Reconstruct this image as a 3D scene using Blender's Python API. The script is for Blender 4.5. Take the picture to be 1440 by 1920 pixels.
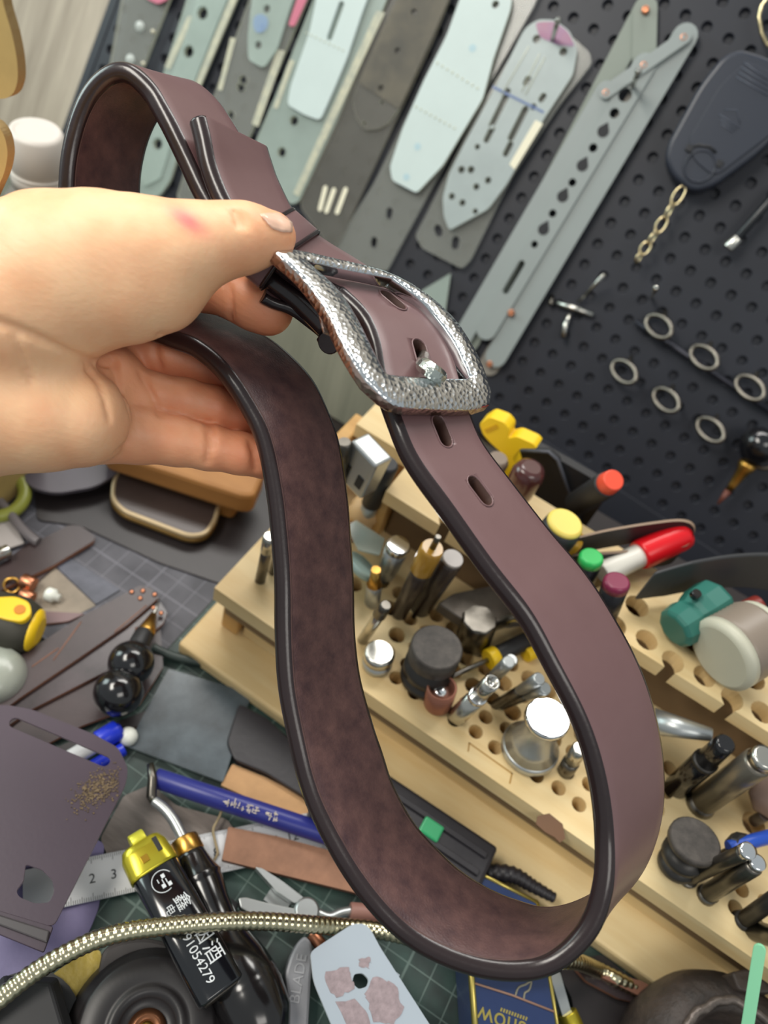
import bpy, bmesh, math, random
import numpy as np
from mathutils import Vector, Matrix
from mathutils.geometry import tessellate_polygon

for _o in list(bpy.data.objects): bpy.data.objects.remove(_o, do_unlink=True)
SC = bpy.context.scene
COL = SC.collection
# ---------------------------------------------------------------- camera
FOC = 1500.0                      # focal length in pixels of the 1440x1920 frame
CAMH = 0.43                       # lens height above the bench top
_zd = np.array([-470., 1240., FOC]); _zd /= np.linalg.norm(_zd)
_xd = np.array([8018., 4850., -FOC]); _xd /= np.linalg.norm(_xd)
_xd -= _zd * _xd.dot(_zd); _xd /= np.linalg.norm(_xd)
_Z = -_zd; _X = _xd; _Y = -np.cross(_Z, _X)
if _Y[2] < 0: _Y = -_Y
RW = np.array([_X, _Y, _Z])       # world = RW @ cam (cam: x right, y down, z forward)
CAMP = np.array([0., 0., CAMH])
cd = bpy.data.cameras.new('camera'); cam = bpy.data.objects.new('camera', cd); COL.objects.link(cam)
cd.sensor_fit = 'VERTICAL'; cd.sensor_height = 36.0; cd.sensor_width = 27.0
cd.lens = FOC / 1920 * 36.0
cd.clip_start = 0.01
cd.dof.use_dof = True; cd.dof.focus_distance = 0.305; cd.dof.aperture_fstop = cd.lens / 3.6
_m = np.eye(4); _m[:3, 0] = RW[:, 0]; _m[:3, 1] = -RW[:, 1]; _m[:3, 2] = -RW[:, 2]; _m[:3, 3] = CAMP
cam.matrix_world = Matrix(_m.tolist())
SC.camera = cam
SC.view_settings.view_transform = 'Standard'; SC.view_settings.look = 'None'
SC.view_settings.gamma = 1.0; SC.view_settings.use_curve_mapping = False
SC.view_settings.exposure = 0.0
# ---------------------------------------------------------------- world + lamps
wd = bpy.data.worlds.new('World'); SC.world = wd; wd.use_nodes = True
wd.node_tree.nodes['Background'].inputs[0].default_value = (0.90, 0.97, 1.0, 1)
wd.node_tree.nodes['Background'].inputs[1].default_value = 0.42
def area(name, loc, target, sx, sy, power, color):
    ld = bpy.data.lights.new(name, 'AREA'); ld.shape = 'RECTANGLE'; ld.size = sx; ld.size_y = sy
    ld.energy = power; ld.color = color
    o = bpy.data.objects.new(name, ld); COL.objects.link(o); o.location = loc
    o.rotation_euler = (Vector(target) - Vector(loc)).to_track_quat('-Z', 'Y').to_euler()
    return o
area('ceiling_lamp', (-0.35, 1.05, 1.35), (0, .2, .1), 1.3, 0.30, 15.0, (1.0, .97, .92))
area('bench_lamp', (-0.55, -0.10, 0.95), (0, .2, .1), 0.5, 0.25, 7.0, (1.0, .95, .86))
area('cool_edge_fill', (-1.25, .15, .55), (0, .2, .3), .5, .5, 5.0, (.82, 1.0, .97))  # unseen cool fill added for the teal glint on the belt edges
area('room_lamp', (0.9, -0.5, 1.5), (0, .2, .1), 0.9, 0.5, 7.0, (1.0, .96, .90))
# ---------------------------------------------------------------- helpers
def lin(h):
    h = h.lstrip('#'); r = []
    for i in (0, 2, 4):
        c = int(h[i:i+2], 16) / 255.; r.append(c / 12.92 if c <= .04045 else ((c + .055) / 1.055) ** 2.4)
    return (r[0], r[1], r[2], 1)
def ray(x, y): return RW @ np.array([x - 720., y - 960., FOC])
def D(x, y, d): return CAMP + ray(x, y) * (d / FOC)                 # pixel ray at optical depth d
def P(x, y, z=0.):                                                 # pixel ray meets height z
    r = ray(x, y); return CAMP + r * ((z - CAMH) / r[2])
def VY(x, y, yy):                                                  # pixel ray meets vertical plane y=yy
    r = ray(x, y); return CAMP + r * (yy / r[1])
def proj(p):
    c = RW.T @ (np.asarray(p, float) - CAMP); return c[:2] / c[2] * FOC + [720, 960]
def U(v): v = np.asarray(v, float); return v / np.linalg.norm(v)
# pegboard / wall plane
_pv = np.array([-2120., 3440., 1500.]); _pv /= np.linalg.norm(_pv)
PDN = RW @ _pv; PEX = np.array([1., 0, 0]); PEX -= PDN * PEX.dot(PDN); PEX = U(PEX)
PN = np.cross(PEX, -PDN)
if PN[1] > 0: PN = -PN
PUP = -PDN
P0 = P(1049, 858, 0.02)
def B(x, y, off=0.):                                               # pixel ray meets board plane raised by off
    r = ray(x, y); q = P0 + PN * off; t = (q - CAMP).dot(PN) / r.dot(PN); return CAMP + r * t
_MC = {}
def mat(key, color='#808080', rough=.5, metal=0., var=0., vscale=30., bump=0., bscale=60., bdist=.001, alpha=1., trans=0., coat=0., sss=0., color2=None, emit=0., stretch=None, spec=None, ior=None, kind='NOISE'):
    if key in _MC: return _MC[key]
    m = bpy.data.materials.new(key); m.use_nodes = True; nt = m.node_tree; n = nt.nodes; L = nt.links
    b = n['Principled BSDF']; c = lin(color)
    b.inputs['Base Color'].default_value = c; b.inputs['Roughness'].default_value = rough; b.inputs['Metallic'].default_value = metal
    b.inputs['Alpha'].default_value = alpha; b.inputs['Transmission Weight'].default_value = trans
    b.inputs['Coat Weight'].default_value = coat; b.inputs['Coat Roughness'].default_value = .15
    if spec is not None: b.inputs['Specular IOR Level'].default_value = spec
    if ior is not None: b.inputs['IOR'].default_value = ior
    if sss: b.inputs['Subsurface Weight'].default_value = sss; b.inputs['Subsurface Radius'].default_value = (.008, .003, .0015); b.inputs['Subsurface Scale'].default_value = 1.
    if emit: b.inputs['Emission Color'].default_value = c; b.inputs['Emission Strength'].default_value = emit
    if var or bump:
        tc = n.new('ShaderNodeTexCoord'); mp = n.new('ShaderNodeMapping'); L.new(tc.outputs['Object'], mp.inputs[0])
        if stretch: mp.inputs['Scale'].default_value = stretch
    if var:
        t = n.new('ShaderNodeTexNoise'); t.inputs['Scale'].default_value = vscale; t.inputs['Detail'].default_value = 6; t.inputs['Roughness'].default_value = .65
        L.new(mp.outputs[0], t.inputs['Vector'])
        r = n.new('ShaderNodeValToRGB'); c2 = lin(color2) if color2 else tuple(x * (1 - var) for x in c[:3]) + (1,)
        r.color_ramp.elements[0].position = .5 - .22; r.color_ramp.elements[0].color = c2
        r.color_ramp.elements[1].position = .5 + .2; r.color_ramp.elements[1].color = c if color2 else tuple(min(1, x * (1 + var * .6)) for x in c[:3]) + (1,)
        L.new(t.outputs['Fac'], r.inputs[0]); L.new(r.outputs[0], b.inputs['Base Color'])
    if bump:
        if kind == 'VORONOI':
            t = n.new('ShaderNodeTexVoronoi'); t.inputs['Scale'].default_value = bscale; o = t.outputs['Distance']
        else:
            t = n.new('ShaderNodeTexNoise'); t.inputs['Scale'].default_value = bscale; t.inputs['Detail'].default_value = 4; o = t.outputs['Fac']
        L.new(mp.outputs[0], t.inputs['Vector'])
        bp = n.new('ShaderNodeBump'); bp.inputs['Strength'].default_value = bump; bp.inputs['Distance'].default_value = bdist
        L.new(o, bp.inputs['Height']); L.new(bp.outputs[0], b.inputs['Normal'])
    _MC[key] = m; return m
def wloc(o):
    v = Vector(o.location)
    while o.parent: o = o.parent; v = v + Vector(o.location)
    return v
class M:
    def __init__(s): s.v = []; s.f = []; s.mi = []; s.sm = []
    def add(s, vs, fs, mi=0, smooth=False):
        k = len(s.v); s.v += [tuple(map(float, v)) for v in vs]
        for i, f in enumerate(fs):
            s.f.append(tuple(k + j for j in f)); s.mi.append(mi[i] if isinstance(mi, list) else mi); s.sm.append(smooth[i] if isinstance(smooth, list) else smooth)
        return s
    def build(s, name, mats, parent=None, loc=None, bevel=0., seg=2, subsurf=0, label=None, cat=None, group=None, kind=None):
        if not isinstance(mats, (list, tuple)): mats = [mats]
        a = np.array(s.v)
        if loc is None: loc = ((a[:, 0].min() + a[:, 0].max()) / 2, (a[:, 1].min() + a[:, 1].max()) / 2, a[:, 2].min())
        loc = np.array(loc, float)
        me = bpy.data.meshes.new(name); me.from_pydata((a - loc).tolist(), [], s.f)
        for m in mats: me.materials.append(m)
        me.polygons.foreach_set('material_index', s.mi); me.polygons.foreach_set('use_smooth', s.sm)
        bm = bmesh.new(); bm.from_mesh(me); bmesh.ops.recalc_face_normals(bm, faces=bm.faces); bm.to_mesh(me); bm.free()
        me.update()
        o = bpy.data.objects.new(name, me); COL.objects.link(o)
        if parent:
            o.parent = parent; o.location = Vector(loc) - wloc(parent)
        else: o.location = loc
        if bevel:
            b = o.modifiers.new('bevel', 'BEVEL'); b.width = bevel; b.segments = seg; b.limit_method = 'ANGLE'; b.angle_limit = math.radians(40)
        if subsurf:
            b = o.modifiers.new('sub', 'SUBSURF'); b.levels = subsurf; b.render_levels = subsurf
        tag(o, label, cat, group, kind)
        return o
def tag(o, label=None, cat=None, group=None, kind=None):
    if label: o['label'] = label
    if cat: o['category'] = cat
    if group: o['group'] = group
    if kind: o['kind'] = kind
    return o
def thing(name, label, cat, loc, group=None):
    o = bpy.data.objects.new(name, None); COL.objects.link(o); o.location = tuple(map(float, loc)); o.empty_display_size = .01
    return tag(o, label, cat, group)
def basis(ax):
    ax = U(ax); t = np.array([0, 0, 1.]) if abs(ax[2]) < .9 else np.array([1., 0, 0])
    a = U(np.cross(ax, t)); b = np.cross(ax, a); return ax, a, b
def lathe(m, p0, p1, prof, seg=24, mi=0, smooth=True, cap=True, sq=(1., 1.), up=None):
    """prof: list of (fraction along p0->p1, radius)"""
    p0 = np.asarray(p0, float); p1 = np.asarray(p1, float); ax, a, b = basis(p1 - p0)
    if up is not None:
        b = U(np.asarray(up, float) - ax * ax.dot(up)); a = np.cross(b, ax)
    vs = []
    for (t, r) in prof:
        for k in range(seg):
            th = 2 * math.pi * k / seg; vs.append(p0 + (p1 - p0) * t + a * (r * sq[0] * math.cos(th)) + b * (r * sq[1] * math.sin(th)))
    fs = []; n = len(prof); sm = []
    for i in range(n - 1):
        for k in range(seg):
            k2 = (k + 1) % seg; fs.append((i*seg+k, i*seg+k2, (i+1)*seg+k2, (i+1)*seg+k)); sm.append(smooth)
    if cap:
        fs.append(tuple(range(seg))[::-1]); fs.append(tuple((n-1)*seg + k for k in range(seg))); sm += [False, False]
    m.add(vs, fs, mi, sm); return m
def cyl(m, p0, p1, r0, r1=None, seg=20, mi=0, e=.0):
    r1 = r0 if r1 is None else r1
    L = np.linalg.norm(np.asarray(p1) - np.asarray(p0)); e = e or min(r0, r1, L) * .12; f = e / L
    return lathe(m, p0, p1, [(0, r0 - e), (f * .3, r0 - e*.3), (f, r0), (1 - f, r1), (1 - f * .3, r1 - e*.3), (1, r1 - e)], seg, mi)
def tube(m, pts, r, seg=10, mi=0, closed=False, smooth=True):
    pts = [np.asarray(p, float) for p in pts]; n = len(pts); vs = []
    rs = r if isinstance(r, (list, tuple, np.ndarray)) else [r] * n
    prev = None
    for i in range(n):
        if closed: t = pts[(i+1) % n] - pts[i-1]
        else: t = pts[min(i+1, n-1)] - pts[max(i-1, 0)]
        t = U(t)
        if prev is None: _, a, b = basis(t)
        else:
            a = prev - t * prev.dot(t); a = U(a); b = np.cross(t, a)
        prev = a
        for k in range(seg):
            th = 2*math.pi*k/seg; vs.append(pts[i] + (a*math.cos(th) + b*math.sin(th)) * rs[i])
    fs = []; sm = []
    for i in range(n if closed else n - 1):
        j = (i+1) % n
        for k in range(seg):
            k2 = (k+1) % seg; fs.append((i*seg+k, i*seg+k2, j*seg+k2, j*seg+k)); sm.append(smooth)
    if not closed:
        fs.append(tuple(range(seg))[::-1]); fs.append(tuple((n-1)*seg+k for k in range(seg))); sm += [False, False]
    m.add(vs, fs, mi, sm); return m
def cr(pts, n, closed=False):
    """catmull-rom through pts, n samples per span"""
    pts = [np.asarray(p, float) for p in pts]; N = len(pts); out = []
    for i in range(N if closed else N - 1):
        if closed: a, b, c, d = pts[i-1], pts[i], pts[(i+1) % N], pts[(i+2) % N]
        else: a, b, c, d = pts[max(i-1, 0)], pts[i], pts[i+1], pts[min(i+2, N-1)]
        for k in range(n):
            t = k / n; out.append(.5*((2*b) + (c-a)*t + (2*a-5*b+4*c-d)*t*t + (3*b-a-3*c+d)*t**3))
    if not closed: out.append(pts[-1])
    return out
def prism(m, pts, nrm, th, holes=(), mi=0, mside=None, smooth=False):
    """slab: top outline pts (3D, planar), extruded by -nrm*th; holes are 3D outlines"""
    nrm = U(nrm); loops = [[np.asarray(p, float) for p in pts]] + [[np.asarray(p, float) for p in h] for h in holes]
    _, a, b = basis(nrm)
    tess = tessellate_polygon([[Vector((p.dot(a), p.dot(b), 0)) for p in l] for l in loops])
    flat = [p for l in loops for p in l]; n = len(flat)
    vs = flat + [p - nrm * th for p in flat]
    fs = [tuple(t) for t in tess] if holes else [tuple(range(n))]
    fs = fs + [tuple(n + i for i in f)[::-1] for f in fs]; mm = [mi] * len(fs)
    k = 0
    for l in loops:
        L = len(l)
        for i in range(L):
            j = (i+1) % L; fs.append((k+i, k+j, n+k+j, n+k+i)); mm.append(mi if mside is None else mside)
        k += L
    m.add(vs, fs, mm, smooth); return m
def box(m, c, hx, hy, hz, ax=(1,0,0), ay=(0,1,0), az=(0,0,1), mi=0):
    c = np.asarray(c, float); ax, ay, az = map(lambda v: np.asarray(v, float), (ax, ay, az)); vs = []
    for sz in (-1, 1):
        for sx, sy in ((-1,-1),(1,-1),(1,1),(-1,1)): vs.append(c + ax*hx*sx + ay*hy*sy + az*hz*sz)
    m.add(vs, [(0,3,2,1),(4,5,6,7),(0,1,5,4),(1,2,6,5),(2,3,7,6),(3,0,4,7)], mi); return m
def circ(c, nrm, r, n=16, r2=None, up=None):
    _, a, b = basis(nrm); c = np.asarray(c, float)
    if up is not None: b = U(np.asarray(up) - U(nrm) * U(nrm).dot(up)); a = np.cross(b, U(nrm))
    return [c + a*r*math.cos(2*math.pi*k/n) + b*(r2 or r)*math.sin(2*math.pi*k/n) for k in range(n)]
def capsule(p, q, r, nrm, n=8):
    p = np.asarray(p); q = np.asarray(q); t = U(q - p); s = np.cross(U(nrm), t); out = []
    for k in range(n+1):
        th = -math.pi/2 + math.pi*k/n; out.append(q + (t*math.cos(th) + s*math.sin(th))*r)
    for k in range(n+1):
        th = math.pi/2 + math.pi*k/n; out.append(p + (t*math.cos(th) + s*math.sin(th))*r)
    return out
def rounded(pts, r, n=4):
    """round polygon corners by radius r (3D planar list)"""
    pts = [np.asarray(p, float) for p in pts]; N = len(pts); out = []
    for i in range(N):
        a, b, c = pts[i-1], pts[i], pts[(i+1) % N]; u = a-b; v = c-b
        k = min(r, np.linalg.norm(u)*.45, np.linalg.norm(v)*.45); p = b+U(u)*k; q = b+U(v)*k
        for j in range(n+1):
            t = j/n; out.append((1-t)**2*p + 2*t*(1-t)*b + t*t*q)
    return out
def text(name, s, origin, xdir, ydir, size, m, parent, ext=.00004, align='LEFT'):
    cu = bpy.data.curves.new(name, 'FONT'); cu.body = s; cu.size = size; cu.extrude = ext; cu.align_x = align
    o = bpy.data.objects.new('tmp', cu); COL.objects.link(o)
    dg = bpy.context.evaluated_depsgraph_get(); me = bpy.data.meshes.new_from_object(o.evaluated_get(dg)); bpy.data.objects.remove(o, do_unlink=True)
    x = U(xdir); z = U(np.cross(x, ydir)); y = np.cross(z, x)
    mt = Matrix(((x[0], y[0], z[0], 0), (x[1], y[1], z[1], 0), (x[2], y[2], z[2], 0), (0, 0, 0, 1)))
    me.transform(mt); me.materials.clear(); me.materials.append(m)
    q = bpy.data.objects.new(name, me); COL.objects.link(q); q.parent = parent; q.location = Vector(tuple(origin)) - wloc(parent)
    return q
UPZ = np.array([0, 0, 1.])
# ================================================================ setting
def wood(key, c1, c2, stretch=(8, 60, 8), rough=.55, bump=.15):
    m = mat(key, c1, rough=rough, var=.2, vscale=2.2, color2=c2, bump=bump, bscale=6, bdist=.0006, stretch=stretch)
    return m
def grid_mat(key, base, base2, line, step):
    m = bpy.data.materials.new(key); m.use_nodes = True; nt = m.node_tree; n = nt.nodes; L = nt.links; b = n['Principled BSDF']
    tc = n.new('ShaderNodeTexCoord'); sp = n.new('ShaderNodeSeparateXYZ'); L.new(tc.outputs['Object'], sp.inputs[0])
    def math_(op, a, bb=None):
        q = n.new('ShaderNodeMath'); q.operation = op
        if hasattr(a, 'links'): L.new(a, q.inputs[0])
        else: q.inputs[0].default_value = a
        if bb is not None:
            if hasattr(bb, 'links'): L.new(bb, q.inputs[1])
            else: q.inputs[1].default_value = bb
        return q.outputs[0]
    ls = []
    for s, w in ((step, .0006), (step * 5, .0012)):
        for ch in (0, 1):
            f = math_('FRACT', math_('DIVIDE', sp.outputs[ch], s)); ls.append(math_('LESS_THAN', math_('ABSOLUTE', math_('SUBTRACT', f, .5)), w / s / 2))
    t = ls[0]
    for q in ls[1:]: t = math_('MAXIMUM', t, q)
    nz = n.new('ShaderNodeTexNoise'); nz.inputs['Scale'].default_value = 40; nz.inputs['Detail'].default_value = 8; L.new(tc.outputs['Object'], nz.inputs['Vector'])
    r = n.new('ShaderNodeValToRGB'); r.color_ramp.elements[0].position = .35; r.color_ramp.elements[0].color = lin(base2); r.color_ramp.elements[1].position = .68; r.color_ramp.elements[1].color = lin(base)
    L.new(nz.outputs['Fac'], r.inputs[0])
    mx = n.new('ShaderNodeMixRGB'); L.new(math_('MULTIPLY', t, .28), mx.inputs[0]); L.new(r.outputs[0], mx.inputs[1]); mx.inputs[2].default_value = lin(line)
    L.new(mx.outputs[0], b.inputs['Base Color']); b.inputs['Roughness'].default_value = .5
    return m
m = M(); box(m, (0, -.066, -.015), 1.1, .536, .015)
bench_top = thing('workbench', 'long black-brown bench top carrying all the tools and scraps', 'table', (0, 0, 0))
m.build('tabletop', mat('bench', '#2b2523', rough=.45, var=.4, vscale=14, bump=.1, bscale=80), bench_top, bevel=.002)
for sx in (-1.0, 1.0):
    for sy in (-.55, .45):
        m = M(); box(m, (sx, sy, -.39), .03, .03, .36); m.build('leg', mat('bench', ''), bench_top, bevel=.002)
m = M(); box(m, (0, -.1, -.755), 2.5, 2.2, .005)
m.build('floor', mat('floor', '#6b6762', rough=.6, var=.2, vscale=4), kind='structure')
# wall leaning behind the pegboard, built from planks
WALLM = mat('wallplank', '#b8ad9c', rough=.7, var=.3, vscale=1.6, color2='#84796b', bump=.2, bscale=5, bdist=.0006, stretch=(34, 3, 3))
WALLG = mat('wallplank', '')
ww = None
def BP(u, v, off=0.): return P0 + PEX * u + PUP * v + PN * off
m = M(); prism(m, [BP(-1.5, -.04, -.018), BP(1.2, -.04, -.018), BP(1.2, .95, -.018), BP(-1.5, .95, -.018)], PN, .02)
wall = m.build('wall_back', WALLG, kind='structure')
for k in range(12):
    u0 = -1.35 + k * .119
    m = M(); prism(m, [BP(u0, -.035, -.0145), BP(u0 + .1175, -.035, -.0145), BP(u0 + .1175, .94, -.0145), BP(u0, .94, -.0145)], PN, .0035)
    m.build('plank', WALLM, wall, bevel=.0006, seg=1)
# pale weathered board between bench and pegboard foot
m = M()
c1 = VY(150, 520, .425); c2 = VY(1500, 1300, .425)
m = M(); box(m, (-.43, .430, .0405), .345, .006, .040)
m.build('baseboard_back', mat('skirt', '#a3a696', rough=.6, var=.25, vscale=1.8, color2='#858a7c', stretch=(40, 4, 3)), kind='structure', bevel=.001)
# pegboard with real holes
def uv(x, y):
    d = B(x, y) - P0; return d.dot(PEX), d.dot(PUP)
PIT = .01655
u1, v1 = uv(1366, 73)
pb = thing('pegboard', 'black pegboard leaning against the wall behind the tool rack', 'pegboard', P0)
m = M(); UL, UR, VT = -.497, .33, .42
iu0 = math.floor((UL - u1) / PIT) + 1; iu1 = math.floor((UR - u1) / PIT); iv0 = math.floor((0 - v1) / PIT) + 1; iv1 = math.floor((VT - v1) / PIT)
hp = PIT / 2; sq = [(1,0),(1,.5),(1,1),(.5,1),(0,1),(-.5,1),(-1,1),(-1,.5),(-1,0),(-1,-.5),(-1,-1),(-.5,-1),(0,-1),(.5,-1),(1,-1),(1,-.5)]
vs = []; fs = []; sm = []
for iu in range(iu0, iu1):
    for iv in range(iv0, iv1):
        cu = u1 + iu * PIT; cv = v1 + iv * PIT; k = len(vs)
        if abs(cu) > .6: continue
        for (a, b) in sq: vs.append(BP(cu + a*hp, cv + b*hp))
        for rr, off in ((.0039, 0), (.0034, -.0006), (.0033, -.004)):
            for (a, b) in sq:
                l = math.hypot(a, b); vs.append(BP(cu + a/l*rr, cv + b/l*rr, off))
        for i in range(16):
            j = (i+1) % 16
            for q in range(3): fs.append((k+16*q+i, k+16*q+j, k+16*(q+1)+j, k+16*(q+1)+i)); sm.append(q > 0)
        fs.append(tuple(k + 48 + i for i in range(16))); sm.append(False)
m.add(vs, fs, 0, sm)
PEGM = mat('peg', '#1e212b', rough=.48, var=.15, vscale=30, bump=.1, bscale=400, bdist=.0002)
ua, ub = u1 + iu0*PIT - hp, u1 + (iu1-1)*PIT + hp; va, vb = v1 + iv0*PIT - hp, v1 + (iv1-1)*PIT + hp
m.build('perforated_panel', PEGM, pb)
for (a, b, c, d) in ((ua-.008, ub+.008, va-.024, va), (ua-.008, ub+.008, vb, vb+.01), (ua-.008, ua, va, vb), (ub, ub+.008, va, vb)):
    m = M(); prism(m, [BP(a, c, .0008), BP(b, c, .0008), BP(b, d, .0008), BP(a, d, .0008)], PN, .012); m.build('frame_strip', PEGM, pb, bevel=.0008)
# ================================================================ cutting mat
m = M(); z = .0022
pts = [(-.36, -.12), (.42, -.12), (.42, .335), (-.36, .335)]
prism(m, rounded([(x, y, z) for x, y in pts], .01), UPZ, .002)
m.build('cutting_mat', grid_mat('matgreen', '#3a544d', '#27312f', '#9fb5ac', .0125), label='large dark green cutting mat with a fine pale grid covering the bench', cat='mat', bevel=.0004)
m = M(); prism(m, rounded([np.array(q) for q in ((-.40, .155, .0033), (-.139, .155, .0033), (-.139, .345, .0033), (-.40, .345, .0033))], .004), UPZ, .0010)
m.build('slate_mat', grid_mat('matslate', '#55555d', '#3a3a42', '#9a9aa6', .0125), label='grey slate-coloured grid mat lying left of the tool rack', cat='mat')
# ================================================================ wooden tool rack
WD = wood('rackwood', '#ead4a4', '#d8b67c', stretch=(3, 22, 22))
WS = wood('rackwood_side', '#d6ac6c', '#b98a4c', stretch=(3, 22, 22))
WB = mat('riser_shade_brown', '#80674a', rough=.6, var=.25, vscale=10)  # riser's shade painted in as a darker brown than the rack wood
def RK(x, y, z): return np.array([x, y - .03 * x, z])
rack = thing('tool_rack', 'two-tier pale wooden leather-tool rack with rows of drilled holes', 'rack', RK(.09, .25, 0))
def rbox(name, x0, x1, y0, y1, z0, z1, mt, bev=.0012, parent=rack):
    m = M(); prism(m, [RK(x0, y0, z1), RK(x1, y0, z1), RK(x1, y1, z1), RK(x0, y1, z1)], UPZ, z1 - z0); return m.build(name, mt, parent, bevel=bev)
HT, HU = .06, .11
random.seed(4)
def plate(name, outline, holes, z, th, mt):
    m = M(); prism(m, outline, UPZ, th, holes); o = m.build(name, mt, rack); return o
xr = .30
hs = []
def hole(x, y, r, z): hs.append(circ(RK(x, y, z), UPZ, r, 14))
for j, y in enumerate((.2215, .2335, .2455, .258, .270)):
    for i in range(-10, 22):
        x = .0329 + i * .01235 + (.001 if j % 2 else 0)
        if x < -.112 or x > .29: continue
        if -.1 < x < -.04 and j < 3: continue
        if x > .135 and j > 1:
            if i % 2 == 0 and j in (2, 4): hole(x, y + .001, .0066, HT)
            continue
        r = .0040 if j < 2 else (.0044, .0050)[(i * 7 + j) % 2]
        hole(x, y + (.0012 if (i * 3 + j) % 4 == 0 else 0), r, HT)
plate('lower_shelf', [RK(-.1245, .2055, HT), RK(xr, .2055, HT), RK(xr, .330, HT), RK(-.1245, .330, HT)], hs, HT, .0115, WD)
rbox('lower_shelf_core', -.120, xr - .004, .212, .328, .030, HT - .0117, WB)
hs = []
for x in (.0105, .0445, .0725, .1065, .1405, .175, .209, .243, .277): hole(x, .3125, .0068, HU)
for x in (.0155, .0495, .0835, .1168, .1490, .183, .217, .251, .285): hole(x, .2955, .0062, HU)
ol = [RK(-.113, .345, HU), RK(-.113, .318, HU), RK(-.074, .318, HU), RK(-.074, .2862, HU)]
for xn in (-.036, -.002, .032, .066, .0995, .1330, .167, .201, .235, .269):
    ol += [RK(xn - .003, .2862, HU)] + [RK(xn + .0062 * math.cos(a), .2925 + .0062 * math.sin(a), HU) for a in [math.radians(215 - k * 25) for k in range(11)]] + [RK(xn + .003, .2862, HU)]
ol += [RK(xr, .2862, HU), RK(xr, .345, HU)]
plate('upper_shelf', ol, hs, HU, .0095, WD)
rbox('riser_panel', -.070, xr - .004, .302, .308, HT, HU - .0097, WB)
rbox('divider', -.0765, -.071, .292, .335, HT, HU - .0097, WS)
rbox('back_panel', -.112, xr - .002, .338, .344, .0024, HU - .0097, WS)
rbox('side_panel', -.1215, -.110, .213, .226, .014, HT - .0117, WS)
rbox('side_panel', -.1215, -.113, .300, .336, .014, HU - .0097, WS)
rbox('front_panel', -.108, xr - .002, .2165, .2215, .012, HT - .0117, WD)
rbox('base_board', -.1335, xr, .189, .338, .0024, .013, WD, .002)
rbox('shadow_strip', -.110, xr, .2135, .2165, .030, HT - .0118, mat('strip_shadow_teal', '#9a9f7c', rough=.5, var=.2, vscale=30))  # teal-green strip colours in the shadow band under the shelf edge
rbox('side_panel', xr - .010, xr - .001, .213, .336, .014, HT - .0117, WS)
# scratched bracket mark and dark stain of the shelf's front edge
for a, b in (((880, 1393), (960, 1450)), ((960, 1450), (956, 1468)), ((880, 1393), (878, 1408))):
    m = M(); prism(m, capsule(P(*a, HT + .0002), P(*b, HT + .0002), .0004, UPZ, 4), UPZ, .0003); m.build('scratch', mat('scratch', '#b08848'), rack)
m = M(); prism(m, [P(x, y, HT + .0003) for x, y in ((1008, 1530), (1030, 1525), (1055, 1545), (1060, 1572), (1050, 1580), (1040, 1570), (1022, 1560), (1005, 1545))], UPZ, .0005)
m.build('glue_stain', mat('stain', '#6a4a30', rough=.4), rack)
# ================================================================ belt
TH, BW = .0074, .040
def E2solve(E1, px, py, w, near=False):
    r = ray(px, py) / FOC; a = r.dot(r); o = CAMP - E1; b = 2 * r.dot(o); c = o.dot(o) - w * w; ds = b*b - 4*a*c
    if ds < 0: t = -b / (2*a); q = CAMP + r * t; return E1 + U(q - E1) * w
    t = (-b + (-1 if near else 1) * math.sqrt(ds)) / (2*a); return CAMP + r * t
def strap_curve(st, n=8, w=BW, th=TH):
    """st: (x1,y1,x2,y2,depth,face) -> mid-surface samples C, W, T, N (N = outer-face normal)"""
    e1 = [D(s[0], s[1], s[4]) for s in st]; e2 = [E2solve(a, s[2], s[3], w) for a, s in zip(e1, st)]
    C = [(a+b)/2 for a, b in zip(e1, e2)]; fl = [s[5] for s in st]
    Wd = [U(b-a) for a, b in zip(e1, e2)]; mids = []
    for i in range(len(st)):
        T = U(C[min(i+1, len(C)-1)] - C[max(i-1, 0)]); N = U(np.cross(T, Wd[i])); mids.append(C[i] - N * fl[i] * th / 2)
    for _ in range(5):
        nm = []
        for i in range(len(st)):
            T = U(mids[min(i+1, len(C)-1)] - mids[max(i-1, 0)]); N = U(np.cross(T, Wd[i])); nm.append(C[i] - N * fl[i] * th / 2)
        mids = nm
    Cs = cr(mids, n); Ws = [U(v) for v in cr(Wd, n)]
    for _ in range(3): Cs = [Cs[0]] + [(Cs[i-1] + 2*Cs[i] + Cs[i+1]) / 4 for i in range(1, len(Cs)-1)] + [Cs[-1]]; Ws = [Ws[0]] + [U(Ws[i-1] + 2*Ws[i] + Ws[i+1]) for i in range(1, len(Ws)-1)] + [Ws[-1]]
    for (lo_, hi_, it) in ((124, 236, 50), (396, 456, 28)):
        if len(Cs) < hi_: continue
        for q_ in range(it):
            sh_ = int(q_ * (.55 if hi_ < 300 else .5))
            for A in (Cs, Ws):
                new = {i: (A[i-1] + 2*A[i] + A[i+1]) / 4 for i in range(lo_ + sh_, hi_ - sh_)}
                for i, v in new.items(): A[i] = v
    out = []
    for i in range(len(Cs)):
        T = U(Cs[min(i+1, len(Cs)-1)] - Cs[max(i-1, 0)]); W = U(Ws[i] - T * T.dot(Ws[i])); N = np.cross(T, W); out.append((Cs[i], W, T, N))
    return out
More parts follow.
